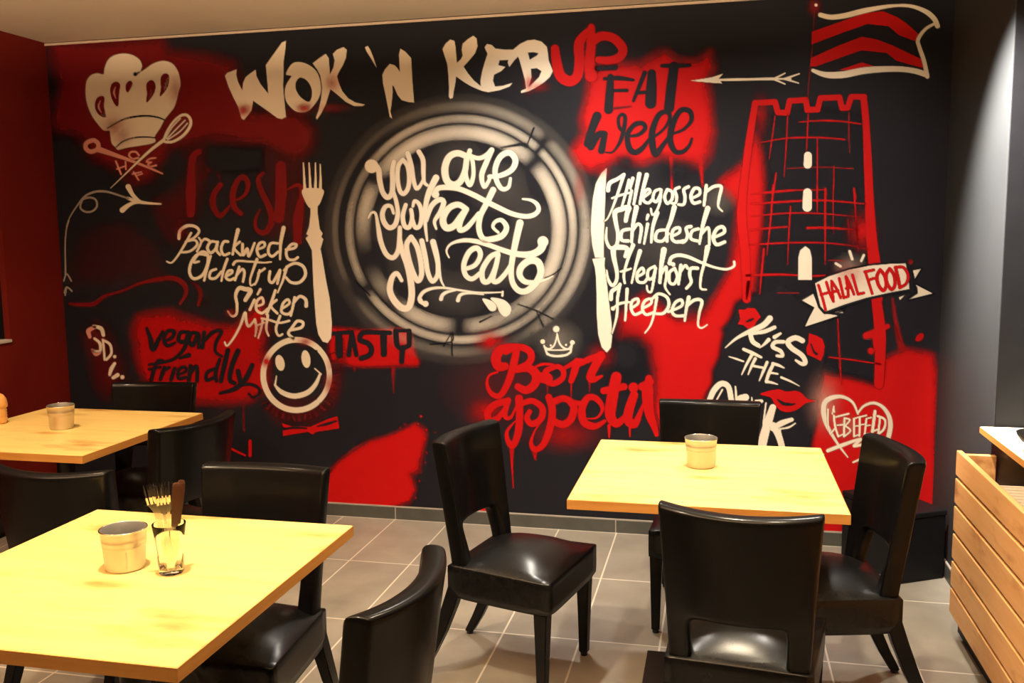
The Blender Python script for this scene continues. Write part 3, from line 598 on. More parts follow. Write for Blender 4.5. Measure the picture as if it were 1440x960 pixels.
p.fill('D', '80,160 105,148 125,180 150,240 180,332 165,310 130,250 95,195', smooth=False)
p.fill('D', '228,390 250,345 290,300 330,310 355,335 375,368 372,300 368,220 380,172 420,195 470,250 475,330 480,430 490,560 495,625 450,622 390,605 355,560 325,490 312,480 315,540 305,640 295,700 310,760 290,745 270,640 250,540 232,460', smooth=False)
p.fill('D', '735,175 760,130 800,95 835,105 845,160 850,230 856,292 890,260 905,230 897,180 905,130 950,90 995,62 1022,85 1030,150 1010,210 960,270 912,322 950,380 1000,440 1055,485 1100,505 1090,530 1040,516 980,490 920,455 850,405 845,450 830,530 822,585 800,594 788,575 790,500 785,400 775,300 755,240', smooth=False)
p.fill('D', '1090,160 1110,132 1150,140 1180,170 1260,180 1350,180 1410,150 1395,215 1340,270 1298,325 1285,290 1290,265 1215,270 1205,310 1265,325 1230,360 1170,390 1160,440 1178,490 1240,485 1325,460 1300,490 1220,520 1120,538 1060,525 1055,440 1070,360 1090,290 1115,215', smooth=False)
p.fill('E', '130,300 190,250 250,222 310,215 370,232 415,275 425,340 430,390 450,440 465,480 440,530 390,575 320,620 260,650 195,665 200,645 240,628 232,560 210,480 185,390 165,340', ('255,325 300,320 345,330 330,350 270,385', '280,460 330,455 370,480 350,530 300,580 262,612 285,530'), smooth=False)
p.done()
p = Paint('painted_red_blush', 'red', 5, h=1.5)
for cx, cy, rx, ry, o in ((343, 155, 9, 8, .75), (428, 152, 9, 6, .8), (467, 116, 9, 11, .45), (744, 118, 6, 10, .55), (757, 122, 12, 6, .35), (248, 128, 9, 14, .4), (160, 178, 14, 12, .45), (172, 190, 10, 12, .4), (467, 152, 20, 5, .35),
                          (375, 508, 6, 7, .9), (465, 512, 5, 8, .3), (465, 540, 8, 12, .6), (430, 480, 9, 5, .6), (360, 463, 20, 12, .35), (1195, 385, 18, 14, .35), (848, 240, 8, 10, .4), (975, 445, 10, 10, .2), (256, 325, 5, 9, .35), (325, 440, 7, 5, .5), (815, 265, 6, 20, .3)):
    p.mist(gauss(cx, cy, rx, ry, o), cx - 2.2 * rx, cy - 2.2 * ry, cx + 2.2 * rx, cy + 2.2 * ry, 2.0)
p.done()

p = cream('painted_chef_hat', soft=2.0)
p.fill('A', '340,742 290,690 240,620 205,540 188,470 184,400 195,320 235,272 290,258 335,268 345,215 372,150 420,110 500,92 580,105 640,145 662,200 648,245 690,222 740,185 800,160 860,155 920,180 960,235 980,300 985,360 968,420 955,480 930,550 895,595 850,652 815,720 770,790 776,832 740,852 640,870 540,885 455,905 440,885 405,850 392,780 385,742')
p.done()
p = Paint('painted_chef_hat_crease', 'navy', 5, 1.0)
p.s('A', [10, 16, 12], '370,722 440,680 520,642 620,622 720,618 800,632 850,652'); p.s('A', [10, 12, 10], '445,880 490,840 560,810 660,795 775,802')
p.s('A', [14, 8], '600,268 640,248', soft=3); p.dot('A', 604, 266, 16, soft=2)
p.done()
p = Paint('painted_chef_hat_drop', 'maroon', 5, 1.0)
for q in ('320,450 345,465 340,540 357,620 335,630 295,605 268,560 265,510 285,465', '440,330 475,350 468,430 460,535 438,530 405,470 393,400 405,350', '560,322 580,340 565,385 540,422 522,390 530,345', '740,315 772,345 770,410 735,470 698,505 703,430 698,350', '850,260 888,275 888,340 862,400 812,455 822,380 818,300'): p.fill('A', q)
p.done()
p = cream('painted_chef_hat_glint', colour='pink', layer=6, soft=1.0)
p.s('A', [8, 18, 8], '310,490 295,540 318,590'); p.s('A', [8, 20, 8], '438,375 425,420 440,470'); p.s('A', [6, 12, 6], '738,400 735,440 720,470', op=.4)
p.done()
p = Paint('painted_wooden_spoon', 'pink', 5, 1.2)
p.s('B', 38, '300,225 255,245 245,285 275,315 315,315 350,290 350,250 320,225 300,225'); p.s('B', [50, 36, 26, 20, 12], '355,300 500,350 640,400 780,455 895,505'); p.done()
p = cream('painted_whisk', layer=6, soft=1.0)
p.s('B', [5, 10, 16, 24, 30], '455,628 560,528 690,402 800,302 905,222'); p.s('B', [18, 20, 22, 26, 26, 24, 22], '905,215 935,145 985,70 1045,18 1095,10 1128,45 1130,95 1095,155 1040,205 970,238 910,235')
p.s('B', 12, '920,205 975,115 1045,40'); p.s('B', 12, '930,212 1010,130 1085,55'); p.s('B', 12, '940,218 1040,150 1105,80'); p.done()
p = cream('painted_lettering', 'small pink letters around the crossed whisk', colour='pink', layer=5, soft=1.0)
p.s('B', 18, '695,350 670,322 630,322 612,350 640,380 690,372'); p.s('B', 16, '500,400 545,510'); p.s('B', 14, '582,400 585,468'); p.s('B', 14, '510,465 582,440')
p.s('B', 16, '835,372 785,380 760,405 800,408'); p.s('B', 16, '800,408 770,430 790,445 840,435'); p.s('B', 14, '640,508 715,490'); p.s('B', 14, '650,490 692,558'); p.s('B', 12, '680,520 725,505'); p.done()
p = Paint('painted_curly_arrow', 'grey', 4, 1.1)
p.s('B', [8, 12, 18, 20, 18, 16], '82,955 108,880 170,780 240,695 330,657 420,657 520,685 600,712'); p.s('B', 18, '215,730 200,790 240,825 300,822 340,780 330,725 280,705 225,720'); p.s('Z', [12, 14, 16], '105,180 82,260 72,400 75,560 75,640')
p.s('Z', 14, '60,690 85,630 125,690'); p.s('Z', 14, '72,810 85,740'); p.s('Z', 14, '65,790 85,740 130,775'); p.done()
p = cream('painted_arrow_head', layer=4)
p.s('B', [46, 34, 30, 20], '605,615 640,680 690,732 740,752'); p.s('B', [46, 34, 26, 20], '555,812 600,775 660,748 740,748'); p.s('B', [26, 30, 20, 12], '600,712 680,738 760,752 880,760'); p.done()
p = cream('painted_lettering', 'small cream letters above the far left chair', layer=4)
p.s('a', [30, 34, 28], '395,305 375,250 315,232'); p.s('a', [22, 26, 22], '320,335 365,375 365,440 310,440'); p.s('a', 20, '390,345 400,440 405,512'); p.s('a', 22, '395,350 450,385 462,460 420,512'); p.dot('a', 490, 487, 15); p.s('a', [26, 34, 24], '490,545 462,590 448,640')
p.s('a', [30, 34], '478,665 515,642'); p.dot('a', 555, 660, 18); p.done()
p = Paint('painted_lettering', 'pink', 4, 1.4, 'pink shading on the letters above the far left chair')
p.s('a', [30, 40, 30], '320,240 270,270 280,320'); p.s('a', [20, 26, 20], '300,430 330,470 365,455'); p.done()

# fork, knife
p = cream('painted_fork')
p.fill('.', '437,290 437,300 435,318 431,329 434,331 430,335 434,342 439,352 441,400 443,430 445,455 448,470 454,480 461,482 466,475 467,455 464,420 459,395 454,365 451,350 455,336 452,333 454,328 450,322 447,300 447,288', smooth=False)
p.fill('.', '426,266 429,282 437,293 447,290 453,279 454,266', smooth=True)
for a in ('427,229 428,250 429,270', '435,229 436,250 437,272', '444,229 444,250 444,272', '450.5,231 451,250 451,270'): p.s('.', [1.6, 3, 4.6], a, soft=.9)
p.done()
p = cream('painted_knife')
p.fill('.', '853.5,236 846,243 838,258 834,278 832,300 831,323 833,345 837,362 849,362 849,340 850,313 851,280 852,255', smooth=False)
p.fill('.', '833,364 851,362 850,372 836,374', smooth=False)
p.fill('L', '35,180 50,300 55,450 55,600 68,780 98,890 140,932 175,890 185,800 180,680 165,560 150,430 130,250 118,190', smooth=False)
p.done()

# lettering on the plate
p = cream('painted_lettering', 'large cream script on the plate', soft=1.5)
p.dot('G', 137, 322, 58); p.s('G', [50, 46, 42, 46, 44, 40], '150,300 195,350 205,440 230,540 270,585 308,550 315,450 312,350 325,285')
p.s('G', [34, 36, 42, 44, 40, 24], '320,540 345,620 358,720 335,815 285,840 240,790 228,720 255,662 300,660 322,718')
p.s('G', 38, '400,268 362,320 355,420 372,520 405,555 443,510 455,420 440,320 400,268'); p.s('G', [44, 40, 38, 34, 20], '440,212 472,320 488,430 515,510 550,480 575,420'); p.s('G', [40, 40, 36, 26], '535,200 570,270 574,380 580,455 605,482')
p.s('G', [50, 56, 60, 58, 52, 46], '930,235 860,212 790,245 755,340 770,440 825,480 885,450 925,360 938,260'); p.s('G', [40, 42, 40, 34, 36], '965,192 935,300 930,400 965,480 995,400 990,290 975,235')
p.s('G', [34, 38, 44], '970,235 1040,255 1105,230 1150,185'); p.s('G', [40, 44, 44, 34, 30], '1150,190 1105,290 1065,400 1085,495 1120,455 1140,405'); p.s('G', [36, 44, 50, 48, 44, 40, 24], '1130,410 1225,400 1320,350 1350,270 1300,208 1225,240 1180,340 1190,440 1235,512 1290,500 1308,425')
p.dot('G', 675, 560, 32); p.s('G', [44, 46, 44, 44, 44, 42, 40, 40, 34, 14], '672,545 700,508 780,500 880,515 1000,565 1100,618 1200,668 1320,722 1430,745 1505,732 1545,690 1530,640 1480,608 1410,598')
p.s('G', [34, 38, 40, 36, 34], '425,648 400,740 415,825 455,835 478,760 470,690'); p.s('G', [34, 38, 40, 36, 24], '478,760 505,838 545,820 560,730 540,645 500,615 485,660')
p.s('G', [56, 50, 40, 30, 18], '680,420 622,540 592,660 588,790 605,950'); p.s('G', [34, 44, 44, 40, 18], '598,780 640,660 705,605 745,625 715,710 668,785 682,850')
p.s('G', [46, 52, 58, 56, 48], '930,680 865,645 785,680 738,770 765,840 830,825 890,745 935,685'); p.s('G', [44, 46, 42, 34], '935,690 885,790 882,860 945,835 1040,720'); p.s('G', [52, 50, 46, 46, 46, 52, 44, 30, 22], '1162,522 1115,620 1055,740 1042,850 1075,930 1140,938 1235,910 1275,840 1235,778 1180,790 1160,835 1205,880')
p.done()
p = cream('painted_lettering', 'large cream script on the lower half of the plate', soft=1.5)
p.s('J', [60, 56, 50, 46, 46, 50, 58, 60, 60, 56, 46, 30, 12], '788,80 758,210 732,340 715,460 722,570 770,645 840,655 920,590 965,495 940,410 870,398 800,450 785,520 830,575 910,580 1000,560 1065,528')
p.s('J', [12, 20, 34, 40, 40, 44, 50, 60, 70], '190,372 168,315 205,258 300,228 400,232 520,264 650,312 760,342 880,345 960,305 985,240'); p.dot('J', 982, 238, 46)
p.s('I', [16, 26, 42, 42, 42, 42, 36], '110,38 135,-5 170,0 192,110 215,240 262,345 320,372 362,310 372,210 375,120'); p.s('I', [36, 46, 54, 56, 56, 50, 30], '372,200 398,330 435,430 465,560 475,690 450,790 390,795 322,725 290,640 310,540 350,505 390,565')
p.s('I', 44, '470,200 432,265 452,390 490,505 528,568 558,515 550,400 520,280 470,200'); p.s('I', [44, 42, 40, 36], '560,232 590,370 612,500 650,572 692,520 695,430'); p.s('I', [50, 48, 40, 24, 14], '655,240 688,370 705,480 725,570 748,612')
p.s('I', [34, 40, 46, 44, 42, 36], '920,470 1010,435 1055,350 1025,292 960,325 915,430 930,520 985,552 1050,505'); p.s('I', [42, 46, 44, 40], '1200,335 1135,370 1070,480 1080,570 1130,565 1180,460 1205,350'); p.s('I', [40, 42, 40, 34], '1185,450 1160,560 1200,572 1270,500 1330,400')
p.s('I', [34, 28, 20, 18, 16, 14, 10], '550,745 540,715 575,662 650,632 750,628 900,650 1050,668 1240,664'); p.dot('I', 592, 762, 26); p.s('I', [30, 34, 24], '548,725 565,755 592,762'); p.s('I', 18, '1242,660 1240,694')
p.s('I', [34, 26, 14], '722,722 735,688 775,662 845,648'); p.s('I', [34, 24, 14, 10], '865,732 885,688 950,672 1080,684'); p.fill('I', '1070,718 1150,738 1190,782 1178,820 1140,822 1112,790'); p.fill('I', '1140,712 1250,728 1312,790 1300,852 1258,872 1215,830 1190,772'); p.done()

# lists of names
p = cream('painted_lettering', 'cream script list left of the fork', soft=1.0)
p.s('M', [26, 28, 22, 20], '132,212 142,145 200,105 268,110 302,150 260,205 190,238'); p.s('M', [18, 22, 20], '190,238 265,225 285,265 225,318 150,328'); p.s('M', [20, 22, 18, 14], '235,165 182,260 120,360 70,415 30,405')
p.s('M', [16, 20, 20], '300,205 318,245 285,320'); p.s('M', [18, 24], '318,245 350,215 385,228'); p.s('M', [22, 26, 24, 22], '445,240 400,240 372,290 398,332 440,300 458,240 450,310 478,348'); p.s('M', [24, 24, 22], '545,238 510,240 488,298 510,350 558,335')
p.s('M', [34, 26, 22], '630,140 605,240 585,345'); p.s('M', 22, '645,240 598,290 652,352'); p.s('M', [24, 26, 24, 20], '668,258 672,350 708,298 722,360 770,250'); p.s('M', [20, 24, 24], '790,305 850,280 850,245 812,252 790,310 815,365 862,348')
p.s('M', [22, 24, 22], '965,252 905,255 885,325 918,362 970,322'); p.s('M', [36, 28, 20], '1015,122 990,250 985,385'); p.s('M', [22, 24, 24, 22], '1035,305 1105,292 1122,262 1080,262 1038,322 1052,382 1100,392 1135,370')
p.s('M', [24, 26, 26, 24, 20], '360,350 290,345 235,415 222,500 258,550 330,520 372,430 375,350 330,322 280,362 258,412 300,405'); p.s('M', [20, 24, 20], '400,360 372,450 345,565'); p.s('M', [22, 24, 22], '445,470 400,490 392,542 440,545 490,490'); p.s('M', [24, 24, 18], '540,385 510,470 490,568')
p.s('M', [20, 24, 22], '530,532 580,500 578,480 545,490 528,540 560,562 598,545'); p.s('M', 22, '640,450 605,562'); p.s('M', [20, 24, 22], '620,520 665,470 685,500 672,575'); p.s('M', [24, 18, 18, 12], '590,430 618,402 720,405 840,415 912,408'); p.s('M', [28, 22, 18, 14], '790,388 760,470 732,560 740,608 768,592')
p.s('M', [22, 22, 16], '812,480 792,560 772,600'); p.s('M', [18, 22], '800,505 855,465'); p.s('M', [24, 26, 22], '900,490 892,560 922,582 962,520 985,480 962,592'); p.s('M', [26, 24, 18, 12], '1042,450 1010,560 985,620 965,668'); p.s('M', [22, 26, 28, 26, 22], '1020,480 1060,440 1120,420 1182,450 1198,520 1150,580 1080,582 1035,540')
p.s('N', [34, 40, 36, 28, 24, 22, 14], '692,190 735,112 690,98 640,90 610,150 622,230 615,310 578,325 545,285'); p.s('N', [24, 18], '818,100 795,142'); p.s('N', [24, 24], '768,190 730,272'); p.s('N', [20, 24, 24], '790,242 842,220 832,170 790,200 785,270 832,300 880,265')
p.s('N', [24, 26, 22], '945,110 915,200 872,310'); p.s('N', 22, '955,190 908,240 962,302'); p.s('N', [20, 24, 24], '998,265 1062,220 1050,185 1010,220 998,290 1050,310 1085,280'); p.s('N', [24, 24, 20], '1108,168 1090,260 1075,322'); p.s('N', [22, 26, 32], '1095,220 1150,160 1200,185 1205,240')
p.s('N', [14, 18, 20, 24, 24, 24, 18], '518,545 540,575 600,500 652,400 690,298 700,370 722,412 772,355'); p.s('N', [24, 22, 14], '772,355 785,420 775,495'); p.s('N', [20, 20, 14], '840,350 825,430 800,510'); p.s('N', [14, 18], '780,410 850,380'); p.s('N', [24, 22, 16], '882,320 868,430 888,490'); p.s('N', [24, 22, 18], '985,325 950,430 972,490 1005,478'); p.s('N', 20, '830,345 900,360 980,382 1062,365'); p.s('N', [24, 26, 24], '1065,445 1162,422 1178,380 1130,368 1088,420 1055,470 1095,512'); p.done()
p = cream('painted_lettering', 'cream script list right of the knife', soft=1.0)
p.s('K', [36, 34, 30, 28], '150,225 165,165 230,130 285,92'); p.s('K', [28, 24, 22, 16, 10], '285,92 240,230 190,370 145,465 115,487'); p.s('K', [26, 24, 18], '328,140 300,250 268,362'); p.s('K', [16, 20, 16], '185,292 260,265 335,245')
p.s('K', [24, 24], '350,230 325,345'); p.s('K', [30, 26, 20], '360,125 345,180 338,210'); p.s('K', [36, 30, 22], '415,88 390,220 368,342'); p.s('K', [36, 30, 24], '478,95 445,220 420,338'); p.s('K', [22, 26, 24], '450,285 505,240 490,215 455,250 450,310 490,332 525,300')
p.s('K', [22, 26, 22, 20, 16], '590,215 545,235 530,300 560,320 592,260 600,220 590,320 560,400 525,432 512,380'); p.s('K', 26, '650,220 628,280 650,335 690,300 692,240 655,220'); p.s('K', [24, 26, 20], '752,200 715,222 730,280 720,332 690,335'); p.s('K', [26, 28, 22], '830,195 790,220 800,280 790,342 745,345')
p.s('K', [22, 28, 26], '850,295 920,260 920,215 880,210 850,272 870,332 925,322'); p.s('K', [28, 24], '980,185 960,352'); p.s('K', [24, 28, 28, 24, 12], '970,245 1040,195 1105,195 1090,280 1080,360 1115,402')
p.s('K', [34, 44, 40, 32, 30, 26, 14], '300,482 312,420 325,370 260,385 210,410 215,490 235,600 220,690 170,710 135,640 140,540'); p.s('K', 28, '330,552 270,570 265,642 322,652'); p.s('K', [42, 30, 24], '390,370 360,520 350,662'); p.s('K', [22, 28, 24], '355,575 400,510 432,540 415,662')
p.s('K', [26, 20], '488,435 478,470'); p.s('K', [28, 18], '485,510 455,675'); p.s('K', [38, 28, 22], '565,415 530,530 515,662'); p.s('K', [24, 28, 24], '645,560 570,570 552,640 610,652 660,590'); p.s('K', [42, 32, 26], '710,368 680,480 650,560 648,655'); p.s('K', [22, 28, 26], '690,612 752,580 750,540 700,560 690,632 730,662 785,650')
p.s('K', [28, 28, 22], '850,530 810,545 822,610 790,662 740,655'); p.s('K', 26, '912,550 860,570 850,632 905,652'); p.s('K', [44, 32, 20], '992,378 950,520 922,675'); p.s('K', [20, 26, 24, 22], '940,595 990,540 1005,580 1005,685'); p.s('K', [24, 30, 32, 28], '1045,622 1130,580 1120,535 1070,550 1038,620 1065,682 1135,660')
p.s('L', [30, 44, 44, 34, 30, 28, 14], '295,122 312,60 260,45 200,55 200,130 225,250 220,330 185,367 150,310 140,240'); p.s('L', [36, 26, 22, 20], '362,28 320,140 285,270 292,347'); p.s('L', [18, 22, 14], '258,250 300,240 345,225'); p.s('L', [36, 24, 18], '420,78 385,200 350,345')
p.s('L', [22, 26, 24], '400,292 452,260 440,220 400,260 400,330 452,342 480,310'); p.s('L', [22, 26, 24, 22, 16], '545,205 490,240 490,310 530,300 552,220 535,330 515,420 485,412 478,370'); p.s('L', [50, 34, 28], '622,68 600,200 588,342'); p.s('L', [22, 24, 22, 14], '595,282 640,210 642,300 632,380 672,442')
p.s('L', 26, '700,230 668,262 670,340 710,352 735,290 712,222'); p.dot('L', 700, 190, 18); p.s('L', [30, 24], '765,198 745,355'); p.s('L', [20, 26], '755,265 800,200 822,222'); p.s('L', [30, 28, 24], '905,222 850,225 840,280 852,340 812,392'); p.s('L', [46, 30, 24, 22, 16], '990,48 965,170 935,290 932,390 978,402')
p.dot('L', 672, 178, 20); p.s('L', [30, 30, 28, 24, 20, 20, 22], '672,160 690,128 750,112 830,128 940,175 1050,215 1150,230 1212,205 1215,168')
p.s('L', [34, 34, 28], '175,482 182,420 230,385 252,358'); p.s('L', [28, 24, 22, 12], '252,358 230,480 225,620 185,772'); p.s('L', [28, 24, 18], '312,398 305,520 295,662'); p.s('L', [18, 24, 18], '190,562 250,520 330,508'); p.dot('L', 192, 562, 18)
p.s('L', [22, 26, 24], '342,562 402,520 400,480 355,500 345,560 375,612 435,590'); p.s('L', [22, 26, 24], '440,562 512,520 510,480 460,500 440,560 470,612 535,595'); p.s('L', [26, 22, 18, 12], '562,468 540,600 510,700 462,768'); p.s('L', [24, 26, 28, 24], '528,475 580,437 650,470 662,540 620,600 560,605')
p.s('L', [22, 26, 26], '660,590 770,540 770,490 720,510 690,580 720,622 795,622'); p.s('L', [34, 26, 20], '832,468 812,560 798,665'); p.s('L', [24, 28, 28, 24, 18, 10], '812,545 880,490 942,500 920,600 910,700 940,726 988,698'); p.done()

# smiley, crown, arrow, flag edge, tower windows
p = cream('painted_smiley_face', soft=1.2)
rim = lambda t0, t1: ' '.join('%.1f,%.1f' % (417 + 46.5 * math.cos(math.radians(t)), 527 + 49.5 * math.sin(math.radians(t))) for t in np.linspace(t0, t1, max(3, int(abs(t1 - t0) / 8))))
p.s('.', 8, rim(52, 308)); p.s('.', 7.5, rim(-44, 46)); p.ell(449.5, 490, 3, 3)
p.ell(394, 510, 6.3, 11.3, -12); p.ell(430.5, 504.6, 6.2, 12.5, -8)
p.s('P', [16, 40, 44, 46, 42, 34, 20], '280,485 330,540 400,572 470,578 560,548 625,480 662,395'); p.s('P', [8, 18], '295,410 283,488'); p.s('P', [10, 12], '618,348 672,395'); p.done()
p = Paint('painted_smudge', 'maroon', 5, 1.2)
rm = random.Random(3)
for t in list(np.linspace(-30, 50, 9)) + list(np.linspace(62, 140, 11)):
    c, s = math.cos(math.radians(t)), math.sin(math.radians(t))
    for q in range(2):
        a = 52 + rm.random() * 3; b = 60 + rm.random() * 2; j = rm.uniform(-1.5, 1.5)
        p.s('.', 2.2, '%.1f,%.1f %.1f,%.1f' % (417 + a * c - j * s, 527 + a * 1.05 * s + j * c, 417 + b * c + j * s, 527 + b * 1.05 * s - j * c), op=.75)
p.done()
p = cream('painted_crown', soft=1.0, layer=5)
p.s('Q', [18, 20, 22, 20, 18], '592,212 622,235 690,243 760,232 795,208'); p.s('Q', 16, '598,228 572,155'); p.s('Q', [14, 16, 14, 12], '575,165 610,182 650,160 672,110 682,55'); p.s('Q', [12, 16, 16, 14], '682,55 700,130 735,172 775,182 802,150'); p.s('Q', 16, '795,212 806,150')
p.s('Q', [12, 14, 12], '592,190 690,192 795,186'); p.dot('Q', 560, 120, 20); p.dot('Q', 674, 15, 27, soft=2.5); p.dot('Q', 810, 128, 20); p.dot('Q', 628, 152, 9); p.dot('Q', 757, 148, 9); p.done()
p = cream('painted_arrow', soft=.8, layer=5)
p.fill('W', '40,420 150,402 210,383 188,408 205,434 150,430', smooth=False); p.s('W', [12, 14], '180,415 470,410'); p.s('W', 10, '470,410 560,410')
for a in ('470,412 532,380', '470,410 532,437', '530,410 606,383', '530,410 602,432'): p.s('W', [12, 6], a)
p.done()
p = cream('painted_flag', 'cream outline of the flag', layer=4)
p.s('W', [24, 26, 28, 26, 20, 14, 18, 26, 26], '715,78 770,90 850,80 950,55 1080,32 1180,32 1260,60 1305,98 1322,135'); p.s('W', [14, 16, 20, 22, 22, 22], '1320,118 1262,150 1222,205 1228,245 1252,315 1270,398'); p.s('W', [18, 34, 36, 34, 30, 28, 30], '676,366 740,388 830,388 950,366 1100,358 1200,368 1265,388'); p.dot('W', 692, 27, 8); p.done()
p = cream('painted_tower_window', layer=4)
p.s('X', [64, 68], '697,592 694,668', soft=1.0); p.s('X', [72, 80], '693,905 690,1025', soft=1.0); p.fill('U', '74,320 76,130 92,70 135,36 172,64 188,130 190,320', smooth=False); p.done()

# halal banner
p = cream('painted_banner', layer=4, soft=.9)
p.fill('U', '210,350 330,290 500,235 680,200 850,185 990,180 1005,260 1020,400 850,430 650,475 470,530 300,592 250,545 225,430', smooth=False)
p.fill('U', '200,435 105,492 212,552 170,630 130,716 290,662 412,622 285,600 240,540', smooth=False); p.fill('U', '380,597 440,580 456,600', smooth=False)
p.fill('U', '1042,240 1112,225 1060,310', smooth=False); p.fill('U', '1068,362 1212,435 1000,486 1082,430', smooth=False); p.fill('U', '925,468 970,450 932,490', smooth=False)
p.s('U', 22, '392,182 432,206', soft=1.2); p.s('U', 24, '508,80 530,145', soft=1.2); p.s('U', 22, '628,112 606,160', soft=1.2); p.done()
p = Paint('painted_banner_outline', 'navy', 5, .9)
for a, wd in (('205,345 225,440 252,548 300,600 470,538 650,482 850,438 1030,405', 22), ('205,345 330,282 500,226 680,190 850,175 995,170', 14), ('1000,175 1020,280 1035,420', 40), ('1035,400 1070,380 1075,430 1000,480', 16), ('300,600 400,600 460,575', 14), ('205,430 98,494 205,556 160,640 125,722 290,672 420,628', 7), ('1066,355 1222,436 1000,494', 7), ('1040,236 1120,220 1060,318', 7)):
    p.s('U', wd, a, smooth=False)
p.done()
p = Paint('painted_lettering', 'red', 6, .8, 'red capital letters on the banner')
W = 24
for a in ('245,365 278,470 305,572', '312,340 340,430 372,502', '265,445 335,425', '355,330 362,420 372,500', '355,330 400,400 432,470', '362,425 410,408', '420,308 440,390 458,472', '456,470 496,458', '478,296 490,380 498,450', '478,292 516,370 544,440', '480,392 522,380', '532,278 555,360 578,440', '578,440 628,430', '640,250 668,340 698,435', '635,252 712,236', '665,322 716,306'): p.s('U', W, a)
p.s('U', 30, '765,235 738,290 750,360 790,410 815,370 805,290 765,235'); p.s('U', 30, '845,225 815,280 825,350 862,400 890,360 882,280 845,225'); p.s('U', 30, '895,215 915,300 932,385'); p.s('U', 26, '895,215 960,215 1000,280 985,350 932,385'); p.dot('U', 1022, 168, 20, op=.6); p.done()

# kiss the cook
p = cream('painted_lettering', 'cream brush letters beside the red lips', soft=1.0, layer=6)
p.s('S', [52, 46, 36, 22, 8], '615,165 560,222 450,272 335,332 240,412'); p.s('S', [32, 34, 28], '655,240 570,275 470,290'); p.s('S', [38, 40, 36], '450,292 470,358 518,392'); p.s('S', [20, 34], '705,292 655,322'); p.s('S', [34, 22, 10], '605,345 565,385 530,412')
p.s('S', [32, 34, 34, 24], '730,362 660,365 640,405 705,440 722,480 675,480'); p.s('S', [44, 44, 44, 42, 40, 20], '890,352 830,328 768,362 800,415 885,475 915,535 885,548 835,518')
p.s('S', [8, 16, 14], '272,487 330,505 392,527'); p.s('S', [26, 30, 20], '395,425 465,455 542,492'); p.s('S', [28, 22, 10], '470,462 420,550 378,638'); p.s('S', [28, 22, 10], '492,505 460,570 432,638'); p.s('S', [26, 24, 10], '592,535 560,610 526,690'); p.s('S', 20, '460,562 565,582')
p.s('S', [28, 30, 26], '645,550 610,620 585,695'); p.s('S', [26, 24, 12], '640,545 690,560 735,582'); p.s('S', [20, 14], '615,622 682,632'); p.s('S', [26, 20, 10], '585,698 630,705 680,720'); p.s('S', [20, 16, 6], '712,662 790,695 865,735')
p.s('S', [46, 50, 46, 46], '108,850 145,770 205,715 265,740 290,850'); p.s('S', [12, 14], '168,850 215,765'); p.s('S', [14, 22], '325,740 335,860'); p.s('S', [60, 60], '370,840 410,830'); p.s('S', [10, 14], '462,830 465,860'); p.s('S', [26, 30], '500,862 545,862')
p.s('T', [44, 56, 46, 36], '512,348 478,450 445,540 425,610'); p.s('T', [10, 12, 8], '466,318 452,430 438,560'); p.s('T', [26, 40, 34], '640,430 570,455 510,490'); p.s('T', [8, 14, 10], '664,455 620,482 565,492'); p.s('T', [46, 44, 40], '515,470 552,540 575,615'); p.s('T', [10, 10], '560,490 582,615'); p.s('T', [30, 28], '480,490 455,605')
p.done()
# heart
p = cream('painted_heart', soft=1.4, layer=4)
p.s('V', [16, 22, 30, 44, 44, 36, 26, 20, 10], '578,250 535,155 455,108 370,110 302,150 288,230 310,330 360,425 420,520 492,615', op=.92); p.s('V', [16, 22, 26, 34, 40, 40], '580,240 630,182 710,158 785,190 838,265 852,350 835,450', op=.95)
p.s('V', [14, 22, 20], '538,658 640,612 725,565'); p.s('V', [30, 10], '268,608 290,590', soft=2); p.s('V', [30, 32, 24, 24, 24], '325,560 450,512 600,462 545,520 640,505 725,512'); p.s('V', 14, '610,525 725,535'); p.done()
p = cream('painted_lettering', 'cream capital letters inside the heart', soft=.9, layer=5)
for a, wd in (('325,210 325,330 345,420', 14), ('375,185 362,250', 12), ('345,420 385,370', 14), ('375,265 385,350 412,440', 18), ('395,275 500,248', 16), ('405,345 455,340', 14), ('412,440 455,420', 14), ('465,285 460,440', 18), ('465,285 510,300 470,350', 14), ('470,350 515,390 462,440', 14), ('545,290 545,440', 16), ('545,440 585,425', 13), ('375,200 378,235', 13), ('545,290 590,275', 12), ('545,355 580,350', 12), ('595,275 590,435', 18), ('595,275 650,262', 14), ('590,345 635,335', 12), ('650,290 635,425', 16), ('650,290 690,280', 12), ('645,350 680,345', 12), ('635,425 672,415', 12), ('722,228 700,400', 26), ('700,400 745,380', 16), ('765,275 748,430', 18)):
    p.s('V', wd, a)
p.s('V', 20, '745,268 805,300 795,380 715,442'); p.done()

# ------------------------------------------------------------------ tables
def make_table():
    t = thing('dining_table')
    h = 0.40
    from_bm('tabletop', box_bm(-h, -h, 0.722, h, h, 0.75, 0.0015, 1), M_top, t)
    bm = bmesh.new()
    for a in ((-h - .002, -h - .002, .720, h + .002, -h, .7485), (-h - .002, h, .720, h + .002, h + .002, .7485), (-h - .002, -h, .720, -h, h, .7485), (h, -h, .720, h + .002, h, .7485)): box_bm(*a, bm=bm)
    from_bm('edge_band', bm, M_edge, t)
    from_bm('pedestal', lathe_bm([(0.001, .0125), (.06, .0125), (.06, .03), (.035, .06), (.035, .70), (.16, .705), (.16, .72), (.001, .72)], 32), M_iron, t, True)
    from_bm('base', box_bm(-.205, -.205, 0, .205, .205, .012, .002, 1), M_iron, t)
    return t
tb = make_table()
tables = [(-1.375, 1.862, 'square oak table in the left foreground with a zinc pot and a glass of cutlery'),
          (-0.035, 3.035, 'square oak table on the right with one zinc pot beside five black chairs'),
          (-2.665, 3.250, 'square oak table far left against the red wall with one zinc pot')]
